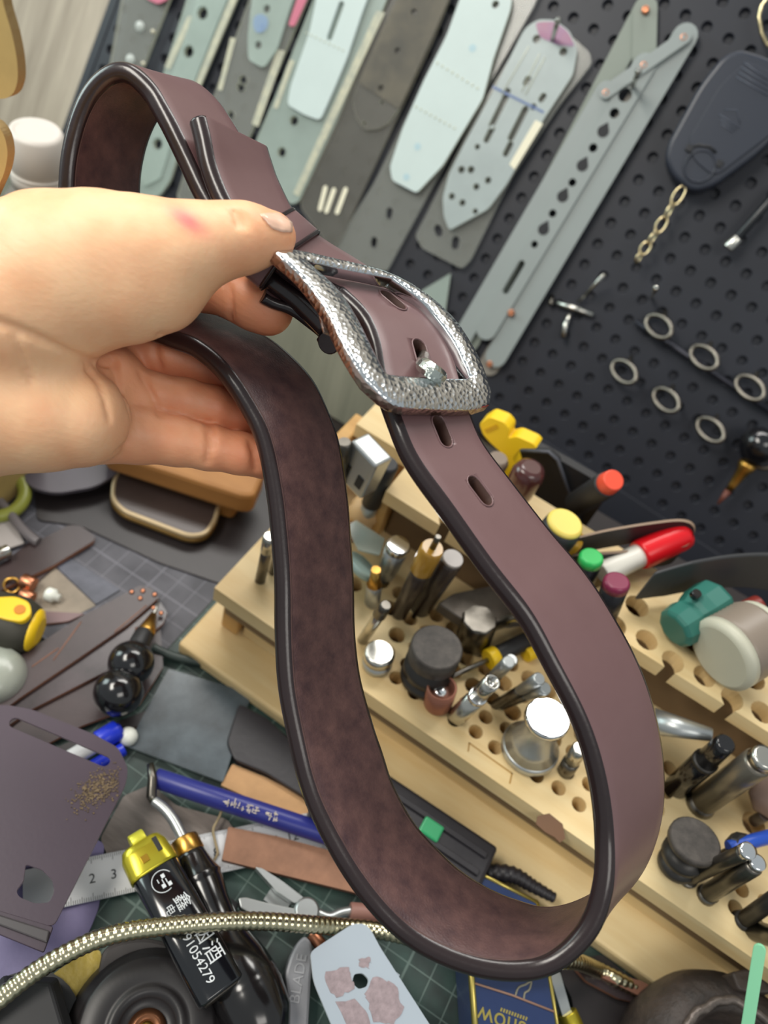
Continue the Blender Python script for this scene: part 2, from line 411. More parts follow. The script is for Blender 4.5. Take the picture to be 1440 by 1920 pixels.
def strap_mesh(m, fr, w=BW, th=TH, tip=None, mi=(0, 1, 2)):
    """rounded-rectangle sweep; mi = outer, edge, inner material"""
    h = th/2; R = h * .92; prof = []; kinds = []
    nx = 8
    for k in range(nx + 1): prof.append((-w/2 + R*.9 + (w - 1.8*R) * k / nx, h))
    for k in range(1, 6): a = math.pi/2 - math.pi*k/6; prof.append((w/2 - R*.9 + math.cos(a)*R*.9, math.sin(a)*h))
    for k in range(nx + 1): prof.append((w/2 - R*.9 - (w - 1.8*R) * k / nx, -h))
    for k in range(1, 6): a = -math.pi/2 - math.pi*k/6; prof.append((-w/2 + R*.9 + math.cos(a)*R*.9, math.sin(a)*h))
    n = len(prof); vs = []
    for i, (C, W, T, N) in enumerate(fr):
        sc = 1.; 
        for (a, b) in prof:
            sh = 0.
            if tip is not None and i < tip[0]: sh = 0
            vs.append(C + W*a + N*b)
    fs = []; mm = []; sm = []
    for i in range(len(fr)-1):
        for k in range(n):
            j = (k+1) % n; fs.append((i*n+k, i*n+j, (i+1)*n+j, (i+1)*n+k))
            mm.append(mi[0] if k < nx else mi[1] if k < nx+6 else mi[2] if k < 2*nx+6 else mi[1]); sm.append(True)
    fs.append(tuple(range(n))[::-1]); fs.append(tuple((len(fr)-1)*n + k for k in range(n))); mm += [mi[1]]*2; sm += [False]*2
    m.add(vs, fs, mm, sm); return m
def dbk(x, y): return .268 + .00021*(x-518) - .000184*(y-470)
S = lambda x1, y1, x2, y2, d, f=1: (x1, y1, x2, y2, d, f)
st = [S(378,222,505,268,.2835), S(388,262,515,300,.283), S(400,320,531,342,.2825), S(430,385,562,402,.282), S(478,432,608,452,.283),
      S(530,470,662,486,.288), S(592,508,728,522,.2925), S(642,545,775,550,.2905), S(682,590,825,592,.2875), S(706,650,852,648,.283), S(716,712,868,706,.278),
      S(741,782,893,785,.272), S(770,847,920,844,.270), S(828,926,978,924,.2685), S(900,1027,1050,1018,.267), S(978,1129,1122,1105,.266),
      S(1037,1237,1180,1200,.2655), S(1090,1335,1222,1285,.2655), S(1124,1435,1246,1375,.266), S(1143,1540,1256,1462,.267), S(1143,1610,1250,1535,.268),
            S(1101,1672,1183,1590,.2683,-1), S(1086,1712,1160,1625,.2678,-1), S(1066,1740,1137,1650,.2673,-1), S(1035,1771,1098,1674,.2665,-1), S(992,1793,1055,1692,.2655,-1), S(949,1800,1014,1691,.265,-1),
      S(885,1795,962,1680,.265,-1), S(820,1777,905,1652,.2655,-1), S(763,1748,860,1620,.267,-1), S(702,1690,818,1580,.269,-1), S(654,1622,783,1541,.272,-1),
      S(606,1533,748,1480,.275,-1), S(573,1452,728,1425,.278,-1), S(557,1380,708,1370,.280,-1), S(539,1280,683,1280,.282,-1), S(534,1180,672,1190,.284,-1),
      S(533,1085,670,1100,.2855,-1), S(526,995,665,1010,.287,-1), S(517,922,658,925,.288,-1), S(499,832,643,830,.289,-1), S(475,770,622,770,.290,-1),
      S(440,715,596,717,.2915,-1), S(400,665,550,665,.2935,-1), S(355,632,500,626,.296,-1), S(305,615,445,602,.299,-1),
      S(240,590,375,568,.302,-1), S(180,545,315,530,.304,-1), S(145,480,282,480,.305,-1), S(131,415,270,425,.305,-1), S(129,350,268,360,.304,-1),
      S(137,280,274,292,.302,-1), S(158,210,295,234,.299,-1), S(188,168,325,198,.2965,-1),
      S(222,148,357,182,.294,-1), S(280,152,410,181,.2905,1), S(300,186,430,208,.2895,1), S(322,228,452,242,.289,1), S(352,292,484,304,.289,1), S(386,362,518,374,.2885,1),
      S(430,425,562,440,.2895,1), S(482,482,615,498,.2925,1), S(540,530,672,546,.295,1), S(588,578,720,590,.2955,1)]
fr = strap_curve(st, 8)
LO = mat('leather_outer', '#765b5c', rough=.38, var=.18, vscale=7, color2='#674c4d', bump=.12, bscale=900, bdist=.00015, coat=.08)
LE = mat('leather_edge', '#261b1c', rough=.26, coat=.15, var=.2, vscale=20, bump=.25, bscale=500, bdist=.0002)
LI = mat('leather_inner', '#664a47', rough=.42, var=.4, vscale=120, color2='#3f2c30', bump=.6, bscale=1300, bdist=.00025)
HOLEM = mat('hole_wall', '#3a1f16', rough=.7)
belt = thing('belt', 'dark maroon leather belt with a hammered silver buckle held in the hand', 'belt', fr[60][0])
bpy.context.view_layer.update()
mb = M(); strap_mesh(mb, fr); strap = mb.build('strap', [LO, LE, LI, HOLEM], belt)
# punched slots (real holes)
def nearest(px, py, lo, hi):
    best = min(range(lo, hi), key=lambda i: np.linalg.norm(proj(fr[i][0]) - [px, py])); return best
slots = [(737, 562), (790, 662), (829, 808), (900, 920)]
mc = M()
for (px, py) in slots:
    i = nearest(px, py, 30, 125); C, W, T, N = fr[i]
    r = ray(px, py); t = (C + N*TH/2 - CAMP).dot(N) / r.dot(N); q = CAMP + r*t; C0 = q
    W2 = W; L = U(T)
    prism(mc, [p + N*.002 for p in capsule(C0 - L*.0032, C0 + L*.0032, .0029, N, 6)], N, .0125)
cut = mc.build('cutter', [HOLEM])
bo = strap.modifiers.new('b', 'BOOLEAN'); bo.operation = 'DIFFERENCE'; bo.object = cut; bo.solver = 'EXACT'
bpy.context.view_layer.update()
dg = bpy.context.evaluated_depsgraph_get(); me = bpy.data.meshes.new_from_object(strap.evaluated_get(dg)); strap.modifiers.clear()
if len(me.polygons) > 1000: strap.data = me
me.polygons.foreach_set('use_smooth', [p.area < 1e-4 and True for p in me.polygons])
bpy.data.objects.remove(cut, do_unlink=True)
# raised rims round the slots
for k, (px, py) in enumerate(slots):
    i = nearest(px, py, 30, 125); C, W, T, N = fr[i]; r = ray(px, py); t = (C + N*TH/2 - CAMP).dot(N) / r.dot(N); C0 = CAMP + r*t
    m = M(); tube(m, capsule(C0 - T*.0032, C0 + T*.0032, .0033, N, 8), .0004, 6, closed=True); m.build('hole_rim', LO, strap)
# folded end of the strap under the buckle
fo = [S(440,500,560,520,.2925), S(480,524,600,548,.297), S(530,556,655,576,.301), S(580,592,700,604,.3035), S(604,626,722,636,.303)]
frf = strap_curve(fo, 6, w=BW*.96, th=.0045)
m = M(); strap_mesh(m, frf, BW*.96, .0045); m.build('folded_end', [LO, LE, LI], belt)
i0 = len(fr) - 1
m = M(); C, W, T, N = fr[i0]; Cf = frf[-1][0]; mid = (C + Cf)/2
cyl(m, mid + T*.001 - W*BW*.47, mid + T*.001 + W*BW*.47, .0046, seg=20); m.build('fold_bend', LE, belt)
# thin welt lines beside the strap edges
for sgn in (-1, 1):
    m = M(); tube(m, [C + W*sgn*(BW/2 - .0036) - N*(TH/2 - .00012) for (C, W, T, N) in fr[170:-4:2]], .00022, 5); m.build('edge_crease', mat('crease', '#4e3630', rough=.6), strap)
# keeper loop
def keeper(i, wid, name):
    C, W, T, N = fr[i]; cen = C - N*.0035; hw = BW/2 + .0016; hh = .0088; loop = []
    for a, b in ((-1,-1),(1,-1),(1,1),(-1,1)): loop.append(cen + W*a*hw + N*b*hh)
    loop = rounded(loop, .006, 5); n = len(loop); vs = []
    for t, g in ((-wid/2, -.0006), (-wid/2*.85, .0006), (wid/2*.85, .0006), (wid/2, -.0006), (wid/2, -.0020), (-wid/2, -.0020)):
        for p in loop: vs.append(p + T*t + U(p - cen)*g)
    fs = []; R = 6
    for a in range(R):
        for k in range(n): fs.append((a*n+k, a*n+(k+1) % n, ((a+1) % R)*n+(k+1) % n, ((a+1) % R)*n+k))
    m = M(); m.add(vs, fs, 0, True); ko = m.build(name, LO, belt)
    for t in (-wid/2, wid/2):
        m = M(); tube(m, [p + T*t for p in loop], .0009, 6, closed=True); m.build('burnished_rim', LE, ko)
    return ko
ik = min(range(0, 60), key=lambda i: np.linalg.norm(proj(fr[i][0]) - [548, 428]))
keeper(ik, .0125, 'keeper_loop')
# ---------------------------------------------------------------- buckle
CH = mat('chrome_hammered', '#dfe3e6', rough=.20, metal=1., bump=.8, bscale=620, bdist=.00035, kind='VORONOI', stretch=(1, .7, 1))
CHS = mat('chrome_side', '#c4ab9e', rough=.28, metal=1., bump=.8, bscale=500, bdist=.0005, kind='VORONOI')
CHP = mat('chrome_plain', '#d7dcdf', rough=.12, metal=1.)
outer = [[(518,468),(552,466),(600,476),(642,486),(690,497),(733,510),(775,532)], [(787,540),(823,566),(859,602),(880,633),(896,660),(913,700),(924,736)],
         [(920,757),(898,764),(865,766),(805,764),(760,762),(735,754),(722,744)], [(688,712),(668,682),(642,637),(613,577),(567,516),(535,486),(518,472)]]
inner = [[(579,489),(605,494),(632,500),(660,506),(690,512),(713,517),(734,521)], [(738,523),(790,560),(825,602),(841,622),(863,660),(875,690),(882,702)],
         [(881,709),(855,708),(830,707),(805,705),(780,704),(750,702),(728,699)], [(722,694),(713,676),(697,645),(675,600),(640,545),(605,512),(582,491)]]
def bk(x, y, off=0.):
    # gentle arch along the buckle's length
    v = min(1, max(0, ((x-640)*.0 + (y-480 - (x-518)*.16) / 240.))); return D(x, y, dbk(x, y) - .0035*math.sin(math.pi*v) + off)
def rs(side, n=10):
    pts = cr([np.array(p, float) for p in side], 6); d = np.cumsum([0] + [np.linalg.norm(pts[i+1]-pts[i]) for i in range(len(pts)-1)])
    return [np.array([np.interp(t, d, [p[0] for p in pts]), np.interp(t, d, [p[1] for p in pts])]) for t in np.linspace(0, d[-1], n)]
oo = [p for s_ in outer for p in rs(s_)]; ii = [p for s_ in inner for p in rs(s_)]; n = len(oo)
bn = U(np.cross(bk(700, 760) - bk(518, 470), bk(780, 530) - bk(518, 470)))
if bn.dot(CAMP - bk(700, 600)) < 0: bn = -bn
# section rows from inner-back over the top to outer-back
vs = []; rows = [(0., .0046), (0., .0010), (.03, .0003), (.10, 0.), (.5, -.0004), (.90, 0.), (.97, .0003), (1., .0010), (1.01, .0042), (.93, .0052), (.07, .0052)]
for i in range(n):
    a = bk(*ii[i]); b = bk(*oo[i])
    for f, dz in rows: vs.append(a + (b - a)*f - bn*dz)
R = len(rows); fs = []; mm = []
for i in range(n):
    j = (i+1) % n
    for k in range(R):
        k2 = (k+1) % R; fs.append((i*R+k, i*R+k2, j*R+k2, j*R+k)); mm.append(2 if k in (0, 1) else 1 if k in (7, 8) else 0)
m = M(); m.add(vs, fs, mm, True)
bko = m.build('buckle_frame', [CH, CHS, CHP], belt)
# hinge bar and prong
pa, pb_ = bk(600, 560, .0095), bk(800, 590, .0105)
pr = [bk(796, 664, .013), bk(793, 674, .0070), bk(793, 683, .0005), bk(804, 692, -.0030), bk(820, 702, -.0030), bk(829, 708, -.0018)]
m = M(); tube(m, cr(pr, 4), np.interp(np.linspace(0, 1, 21), [0, .3, .45, .75, 1], [.0020, .0022, .0030, .0030, .0022]).tolist(), 8, smooth=False); m.build('prong', mat('chrome_prong', '#c9d0c8', rough=.2, metal=1., bump=.6, bscale=500, bdist=.0005), belt)
# metal tag folded under the frame
m = M(); prism(m, [bk(600, 590, .008), bk(640, 620, .008), bk(638, 634, .013), bk(608, 622, .013)], bn, .001); m.build('hinge_plate', CHS, belt, bevel=.0003)
# ================================================================ hand (one continuous surface from a distance field)
def cam3(x, y, d): return np.array([(x-720)/FOC*d, (y-960)/FOC*d, d])
#  chain: list of (px, py, depth, radius px), blend radius
HAND = [
 ('thenar', [(-120,600,.270,165),(20,568,.268,163),(105,515,.266,148),(190,492,.265,128),(262,478,.264,104),(330,474,.264,90)], .006),
 ('thumb', [(330,474,.264,88),(385,458,.266,72),(425,450,.269,65),(462,446,.272,61),(508,444,.2755,47)], .005),
 ('thenar2', [(150,550,.266,118),(240,548,.266,92),(300,542,.267,82)], .006),
 ('web', [(60,480,.285,110),(180,440,.290,76),(260,470,.292,70)], .010),
 ('hypo', [(-150,775,.277,150),(0,762,.276,126),(80,775,.277,108),(150,785,.279,92)], .008),
 ('palm', [(-60,680,.300,110),(100,705,.303,96),(200,730,.304,80),(255,760,.306,54)], .008),
 ('palm2', [(100,640,.314,86),(220,650,.320,58),(290,640,.326,44)], .008),
 ('pinky', [(150,806,.290,68),(262,816,.299,52),(330,828,.303,44),(392,839,.306,41),(450,850,.309,38),(500,862,.312,34),(540,868,.316,31)], .0022),
 ('ring', [(200,722,.307,52),(282,742,.307,43),(345,750,.309,39),(400,763,.313,38),(450,780,.318,35),(500,800,.325,32)], .0020),
 ('middle', [(240,655,.317,46),(310,664,.318,41),(370,682,.321,38),(430,712,.325,36),(480,748,.331,34)], .0022),
 ('index', [(220,560,.322,62),(320,530,.320,54),(395,535,.315,48),(445,552,.311,47),(478,568,.309,49),(503,582,.309,47)], .004),
]
CUT = [  # skin folds: px path, radius (m), depth of axis relative, blend
 ([(-20,600),(60,628),(130,662),(190,682),(214,676)], .0011),
 ([(437,395),(444,410),(446,425)], .0003), ([(452,400),(458,412),(459,426)], .0003),
 ([(387,790),(391,812),(392,840),(388,868)], .0007), ([(396,792),(400,815),(400,842)], .0005),
 ([(425,528),(431,552),(434,580),(432,600)], .0007), ([(300,625),(292,655),(300,690)], .0007),
 ([(214,676),(222,720),(240,760),(246,795),(236,830),(216,850)], .0008), ([(262,700),(286,742),(300,780)], .0006),
 ([(470,830),(476,850),(478,880)], .0006), ([(20,610),(40,660),(60,720)], .0004), ([(160,690),(190,730),(205,790)], .0004),
]
def seg_sd(Pt, a, b, ra, rb):
    ab = b - a; L2 = ab.dot(ab); t = np.clip(((Pt - a) @ ab) / L2, 0, 1); q = Pt - a - t[:, None]*ab
    return np.sqrt((q*q).sum(1)) - (ra + (rb - ra)*t)
def smin(a, b, k):
    h = np.clip(.5 + .5*(b-a)/k, 0, 1); return b*(1-h) + a*h - k*h*(1-h)
def hand_sdf(Pt):
    res = None
    for name, ch, k in HAND:
        d = None
        for (x0, y0, d0, r0), (x1, y1, d1, r1) in zip(ch[:-1], ch[1:]):
            s_ = seg_sd(Pt, cam3(x0, y0, d0), cam3(x1, y1, d1), r0*d0/FOC, r1*d1/FOC); d = s_ if d is None else smin(d, s_, .0035)
        res = d if res is None else smin(res, d, k)
    return res
def smax(a, b, k): return -smin(-a, -b, k)
def surf_point(px, py, lo=.235, hi=.34):
    ds = np.arange(lo, hi, .0006); pts = np.array([cam3(px, py, q) for q in ds]); v = hand_sdf(pts); w = np.where(v < 0)[0]
    return cam3(px, py, ds[w[0]]) if len(w) else None
def surface_nets(F, org, h):
    s_ = F < 0; nx, ny, nz = F.shape
    c = np.zeros((nx-1, ny-1, nz-1), int); corners = [(i, j, k) for i in (0, 1) for j in (0, 1) for k in (0, 1)]
    for (i, j, k) in corners: c += s_[i:nx-1+i, j:ny-1+j, k:nz-1+k]
    act = (c > 0) & (c < 8); idx = -np.ones(act.shape, int); A = np.argwhere(act); idx[act] = np.arange(len(A))
    acc = np.zeros((len(A), 3)); cnt = np.zeros(len(A)); fa = F[A[:, 0], A[:, 1], A[:, 2]]
    for a in corners:
        for ax in range(3):
            if a[ax]: continue
            b = list(a); b[ax] = 1
            f0 = F[A[:,0]+a[0], A[:,1]+a[1], A[:,2]+a[2]]; f1 = F[A[:,0]+b[0], A[:,1]+b[1], A[:,2]+b[2]]; x = (f0 < 0) != (f1 < 0)
            t = np.where(x, f0 / np.where(f0 == f1, 1, f0 - f1), 0); p = np.tile(np.array(a, float), (len(A), 1)); p[:, ax] += t
            acc[x] += p[x]; cnt[x] += 1
    V = org + (A + acc / cnt[:, None]) * h; faces = []
    for ax in range(3):
        o = [q for q in range(3) if q != ax]; sl = [slice(1, -1)]*3; sl[ax] = slice(0, -1)
        f0 = s_[tuple(sl)]; sl2 = list(sl); sl2[ax] = slice(1, None); f1 = s_[tuple(sl2)]
        e = np.argwhere(f0 != f1); off = np.array([1, 1, 1]); off[ax] = 0; e = e + off
        if not len(e): continue
        q = []
        for du, dv in ((0, 0), (1, 0), (1, 1), (0, 1)):
            w = e.copy(); w[:, o[0]] -= du; w[:, o[1]] -= dv; q.append(idx[w[:, 0], w[:, 1], w[:, 2]])
        faces.append(np.stack(q, 1))
    return V, np.concatenate(faces)
hg = .00115
lo = np.array([-.165, -.125, .232]); hi = np.array([-.020, .002, .338])
nn = np.ceil((hi - lo) / hg).astype(int)
gx, gy, gz = [lo[i] + hg*np.arange(nn[i]) for i in range(3)]
G = np.stack(np.meshgrid(gx, gy, gz, indexing='ij'), -1).reshape(-1, 3)
Fv = hand_sdf(G)
near = np.where(np.abs(Fv) < .004)[0]; Gn = G[near]; Fn = Fv[near]
# skin folds carved where each path lies on the surface
for path, rad in CUT:
    pp = []
    for q in cr([np.array(p, float) for p in path], 4):
        sp_ = surf_point(q[0], q[1])
        if sp_ is not None: pp.append(sp_)
    for a, b in zip(pp[:-1], pp[1:]):
        if np.linalg.norm(a-b) > .012 or np.linalg.norm(a-b) < 1e-6: continue
        sd = seg_sd(Gn, a, b, rad, rad); Fn = smax(Fn, -sd, .0016)
Fv[near] = Fn
F3 = Fv.reshape(nn)
F3[0] = 1; F3[-1] = 1; F3[:, 0] = 1; F3[:, -1] = 1; F3[:, :, 0] = 1; F3[:, :, -1] = 1
V, Q = surface_nets(F3, lo, hg)
Vw = CAMP + V @ RW.T
hand = thing('person', 'bare left hand reaching in from the left, pinching the belt behind its buckle', 'person', Vw.mean(0))
m = M(); m.add(Vw.tolist(), Q.tolist(), 0, True)
SK = bpy.data.materials.new('skin'); SK.use_nodes = True; nt = SK.node_tree; n_ = nt.nodes; L_ = nt.links; bs = n_['Principled BSDF']
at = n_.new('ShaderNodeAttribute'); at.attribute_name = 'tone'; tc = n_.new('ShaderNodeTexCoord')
nz = n_.new('ShaderNodeTexNoise'); nz.inputs['Scale'].default_value = 55; nz.inputs['Detail'].default_value = 7; L_.new(tc.outputs['Object'], nz.inputs['Vector'])
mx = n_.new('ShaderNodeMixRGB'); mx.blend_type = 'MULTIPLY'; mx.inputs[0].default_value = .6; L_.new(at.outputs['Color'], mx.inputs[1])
rp = n_.new('ShaderNodeValToRGB'); rp.color_ramp.elements[0].position = .3; rp.color_ramp.elements[0].color = (.90, .66, .58, 1); rp.color_ramp.elements[1].position = .6; rp.color_ramp.elements[1].color = (1, 1, 1, 1)
L_.new(nz.outputs['Fac'], rp.inputs[0]); L_.new(rp.outputs[0], mx.inputs[2]); L_.new(mx.outputs[0], bs.inputs['Base Color'])
bs.inputs['Roughness'].default_value = .48; bs.inputs['Subsurface Weight'].default_value = .25; bs.inputs['Subsurface Radius'].default_value = (.006, .0025, .0012); bs.inputs['Subsurface Scale'].default_value = 1.
mpn = n_.new('ShaderNodeMapping'); mpn.inputs['Scale'].default_value = (1, 3.2, 3.2); mpn.inputs['Rotation'].default_value = (0.3, .5, .9); L_.new(tc.outputs['Object'], mpn.inputs[0])
n2 = n_.new('ShaderNodeTexNoise'); n2.inputs['Scale'].default_value = 190; n2.inputs['Detail'].default_value = 6; L_.new(mpn.outputs[0], n2.inputs['Vector'])
bp = n_.new('ShaderNodeBump'); bp.inputs['Strength'].default_value = .28; bp.inputs['Distance'].default_value = .0006; L_.new(n2.outputs['Fac'], bp.inputs['Height']); L_.new(bp.outputs[0], bs.inputs['Normal'])
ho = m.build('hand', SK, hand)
sm_ = ho.modifiers.new('s', 'SMOOTH'); sm_.factor = .5; sm_.iterations = 2
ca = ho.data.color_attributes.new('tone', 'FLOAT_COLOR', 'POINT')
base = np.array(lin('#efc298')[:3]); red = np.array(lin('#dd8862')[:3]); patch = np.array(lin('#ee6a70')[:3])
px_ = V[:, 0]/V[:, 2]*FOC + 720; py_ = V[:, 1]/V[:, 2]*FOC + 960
f = np.clip((V[:, 2] - .262) / .05, 0, 1) * .75 + .25*np.clip((px_ - 380)/120, 0, 1)  # redder palm and finger skin, with the fingers' shade painted in
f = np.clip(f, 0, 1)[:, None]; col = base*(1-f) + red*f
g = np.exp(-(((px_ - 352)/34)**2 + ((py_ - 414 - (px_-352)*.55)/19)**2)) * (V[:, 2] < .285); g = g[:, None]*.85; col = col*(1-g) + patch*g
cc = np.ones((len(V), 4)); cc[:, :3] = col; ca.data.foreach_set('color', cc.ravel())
# thumb nail: curved plate on the thumb tip
nr = []
for u in np.linspace(0, 1, 9):
    row = []
    a = np.array([486, 403])*(1-u) + np.array([546, 418])*u; b = np.array([508, 428])*(1-u) + np.array([546, 436])*u
    bul = math.sin(math.pi*u)
    a = a + np.array([3, -9])*bul; b = b + np.array([0, 3])*bul
    for v in np.linspace(0, 1, 7):
        q = a*(1-v) + b*v; sp_ = surf_point(q[0], max(q[1], 401))
        if sp_ is None:
            qq = q.copy()
            for _ in range(40):
                qq = qq + (np.array([505, 444]) - qq)*.04; sp_ = surf_point(qq[0], qq[1])
                if sp_ is not None: break
        gr = np.array([hand_sdf(np.array([sp_ + e]))[0] - hand_sdf(np.array([sp_ - e]))[0] for e in np.eye(3)*.0005]); row.append(sp_ + U(gr)*(.0005 + .0002*math.sin(math.pi*v)))
    nr.append(row)
vs = [CAMP + RW @ p for row in nr for p in row]; fs = [(i*7+j, i*7+j+1, (i+1)*7+j+1, (i+1)*7+j) for i in range(8) for j in range(6)]
m = M(); m.add(vs, fs, 0, True); no = m.build('thumb_nail', mat('nail', '#edbfa6', rough=.25, coat=.3, sss=.1), ho)
so = no.modifiers.new('s', 'SOLIDIFY'); so.thickness = .0006; so.offset = -1
# ================================================================ things hanging on the pegboard
ACG = mat('acryl_green', '#b9c9c1', rough=.22, alpha=.48, var=.12, vscale=25, coat=.3)
ACC = mat('acryl_clear', '#a3a59e', rough=.15, alpha=.32, coat=.4)
ACD = mat('acryl_smoke', '#77756e', rough=.25, alpha=.42, var=.2, vscale=30)
ACE = mat('acryl_edge', '#dde0cb', rough=.2, alpha=.85)  # pale opaque sides paint the bright highlight along template rims
ACW = mat('acryl_white', '#c6d5d3', rough=.45, alpha=.93, var=.05, vscale=15)
ACF = mat('acryl_frost', '#b4c0c0', rough=.35, alpha=.72, var=.1, vscale=30)
PALE = mat('acryl_print', '#e9e4cc', rough=.6)
STEEL = mat('steel', '#c3c2bb', rough=.26, metal=1., bump=.1, bscale=300, bdist=.0002)
STEELD = mat('steel_dark', '#77736c', rough=.34, metal=1., var=.3, vscale=60, bump=.2, bscale=250, bdist=.0003)
GLASSY = mat('clear_dome', '#dfe6e2', rough=.08, alpha=.55, coat=1.)
def bpoly(px, off, r=0., n=4):
    q = [B(x, y, off) for x, y in px]; return rounded(q, r, n) if r else q
def bplate(name, px, off, th, mt, holes=(), r=.003, parent=None, edge=None, label=None, cat=None, group=None, bevel=0):
    m = M(); prism(m, bpoly(px, off, r), PN, th, [circ(B(x, y, off), PN, rr, 12) if len(h) == 3 else capsule(B(x, y, off), B(rr, h[3], off), h[4], PN, 5) for h in holes for (x, y, rr) in [h[:3]]], 0, 1 if edge else None)
    return m.build(name, [mt] + ([edge] if edge else []), parent, label=label, cat=cat, group=group, bevel=bevel)
def peg(px, py, px2, py2, r=.0016, L=.03, label=None, parent=None, name='peg_hook'):
    """pin whose root is on the board at px,py and whose tip shows at px2,py2"""
    a = B(px, py, -.001); r_ = ray(px2, py2); n1 = PN; w = CAMP - a
    # closest point of tip ray to the line a + n*t
    d1 = n1; d2 = U(r_); bb = d1.dot(d2); t = (w.dot(d1) - bb*w.dot(d2)) / (1 - bb*bb) ; s_ = (t*bb - w.dot(d2)); tip = CAMP + d2*s_
    m = M(); tube(m, [a, a + (tip-a)*.5, tip], r, 10); lathe(m, tip - U(tip-a)*.002, tip + U(tip-a)*.0022, [(0, r*1.2), (.5, r*1.5), (1, r*.8)], 10)
    return m.build(name, STEEL, parent, label=label, cat=None if parent else 'hook')
tpl = 'acrylic templates hanging on the pegboard'
# 1 strip with domed screws
t = thing('acrylic_template', 'narrow clear acrylic strip with domed screws, leftmost on the pegboard', 'template', B(250, 60), tpl)
bplate('strip', [(243,-90),(352,-90),(268,125),(190,330),(150,330),(205,122)], .006, .003, ACC, r=.002, parent=t, edge=ACE)
for x, y in ((263,50),(245,112),(282,-10)):
    m = M(); q = B(x, y, .006); lathe(m, q, q + PN*.004, [(0, .0042), (.4, .0040), (.8, .0024), (1, .0006)], 16); m.build('screw_dome', GLASSY, t)
for x, y in ((288,60),(270,120),(306,0)):
    m = M(); q = B(x, y, .006); lathe(m, q, q + PN*.003, [(0, .0016), (.6, .0014), (1, .0004)], 10); m.build('rivet', PALE, t)
m = M(); prism(m, bpoly([(250,-40),(330,-40),(320,-4),(296,8),(275,-2)], .0092, .003), PN, .001); m.build('sticker', mat('pink', '#c96f86', rough=.4, alpha=.9), t)
# 2 green-tinted strip
t = thing('acrylic_template', 'green-tinted acrylic strip with round holes, second from the left', 'template', B(370, 100), tpl)
bplate('strip', [(368,-60),(468,-60),(372,165),(318,340),(298,368),(262,376),(240,360),(262,270),(305,140)], .007, .003, ACG, [(380,25,.0042),(354,97,.004),(330,150,.0035),(296,270,.004)], r=.004, parent=t, edge=ACE)
bplate('inner_strip', [(388,-60),(450,-60),(400,60),(365,150),(330,240),(300,335),(270,350),(262,330),(290,240),(330,120)], .0085, .0012, ACG, [(380,25,.0052),(354,97,.005),(296,270,.005)], parent=t)
# 3
t = thing('acrylic_template', 'acrylic strip with a pink corner and a round blue stamp, third from the left', 'template', B(480, 120), tpl)
bplate('strip', [(488,-60),(600,-60),(520,130),(440,320),(400,392),(350,392),(330,370),(352,300),(402,175)], .007, .003, ACC, [(455,150,.0035),(451,163,.0035),(432,215,.003),(360,350,.003)], r=.004, parent=t, edge=ACE)
bplate('pale_plate', [(478,-60),(575,-60),(545,10),(520,90),(494,128),(465,112),(464,70)], .010, .0022, ACG, [(484,84,.0028),(500,16,.0028)], r=.004, parent=t)
bplate('stamp', [(476,30),(490,25),(502,33),(503,48),(494,61),(480,62),(474,48)], .0102, .0002, mat('stampblue', '#8fa8c6', alpha=.7), r=.003, parent=t)
text('stamp_print', 'S', B(484, 56, .0105), PEX, PUP, .008, mat('stampblue2', '#7d97c0'), t)
bplate('pink_strip', [(566,-30),(588,-30),(552,50),(540,48)], .0104, .001, mat('pink', ''), parent=t)
# 4
t = thing('acrylic_template', 'wide green-white acrylic strip with one long slot, fourth from the left', 'template', B(600, 120), tpl)
bplate('strip', [(610,-60),(748,-60),(700,60),(630,230),(560,378),(545,384),(500,330),(478,268),(520,170)], .008, .004, ACG, [(551,226,.0036),(528,285,.0036)], r=.004, parent=t, edge=ACE)
bplate('pale_plate', [(605,-60),(712,-60),(680,20),(650,110),(625,170),(600,226),(570,215),(538,196),(545,160),(580,60)], .0105, .0025, ACW, [(640,8,618,70,.0022)], r=.004, parent=t)
for k in range(9):
    m = M(); q = B(575 + k*8.5, 62 + k*4, .0106); lathe(m, q, q + PN*.0006, [(0, .0008), (1, .0004)], 8); m.build('punch_dot', ACE, t)
HAZ = mat('printed_haze', '#e6e2c6', rough=.5, alpha=.6, var=.5, vscale=160, color2='#b9bdb0')
def band(parent_name, px, off):
    o = bpy.data.objects[parent_name]; m = M(); prism(m, bpoly(px, off), PN, .0003); m.build('printed_scale', HAZ, o)
band('acrylic_template.001', [(446,-40),(460,-40),(376,160),(366,156)], .0075)
band('acrylic_template.001', [(352,30),(364,30),(318,130),(308,126)], .0075)
band('acrylic_template.002', [(520,92),(534,96),(484,238),(472,232)], .0075)
band('acrylic_template.002', [(432,70),(442,72),(416,170),(408,168)], .0075)
band('acrylic_template.003', [(706,20),(722,24),(560,368),(550,362)], .0085)
band('acrylic_template.003', [(543,112),(552,114),(520,204),(512,202)], .0085)
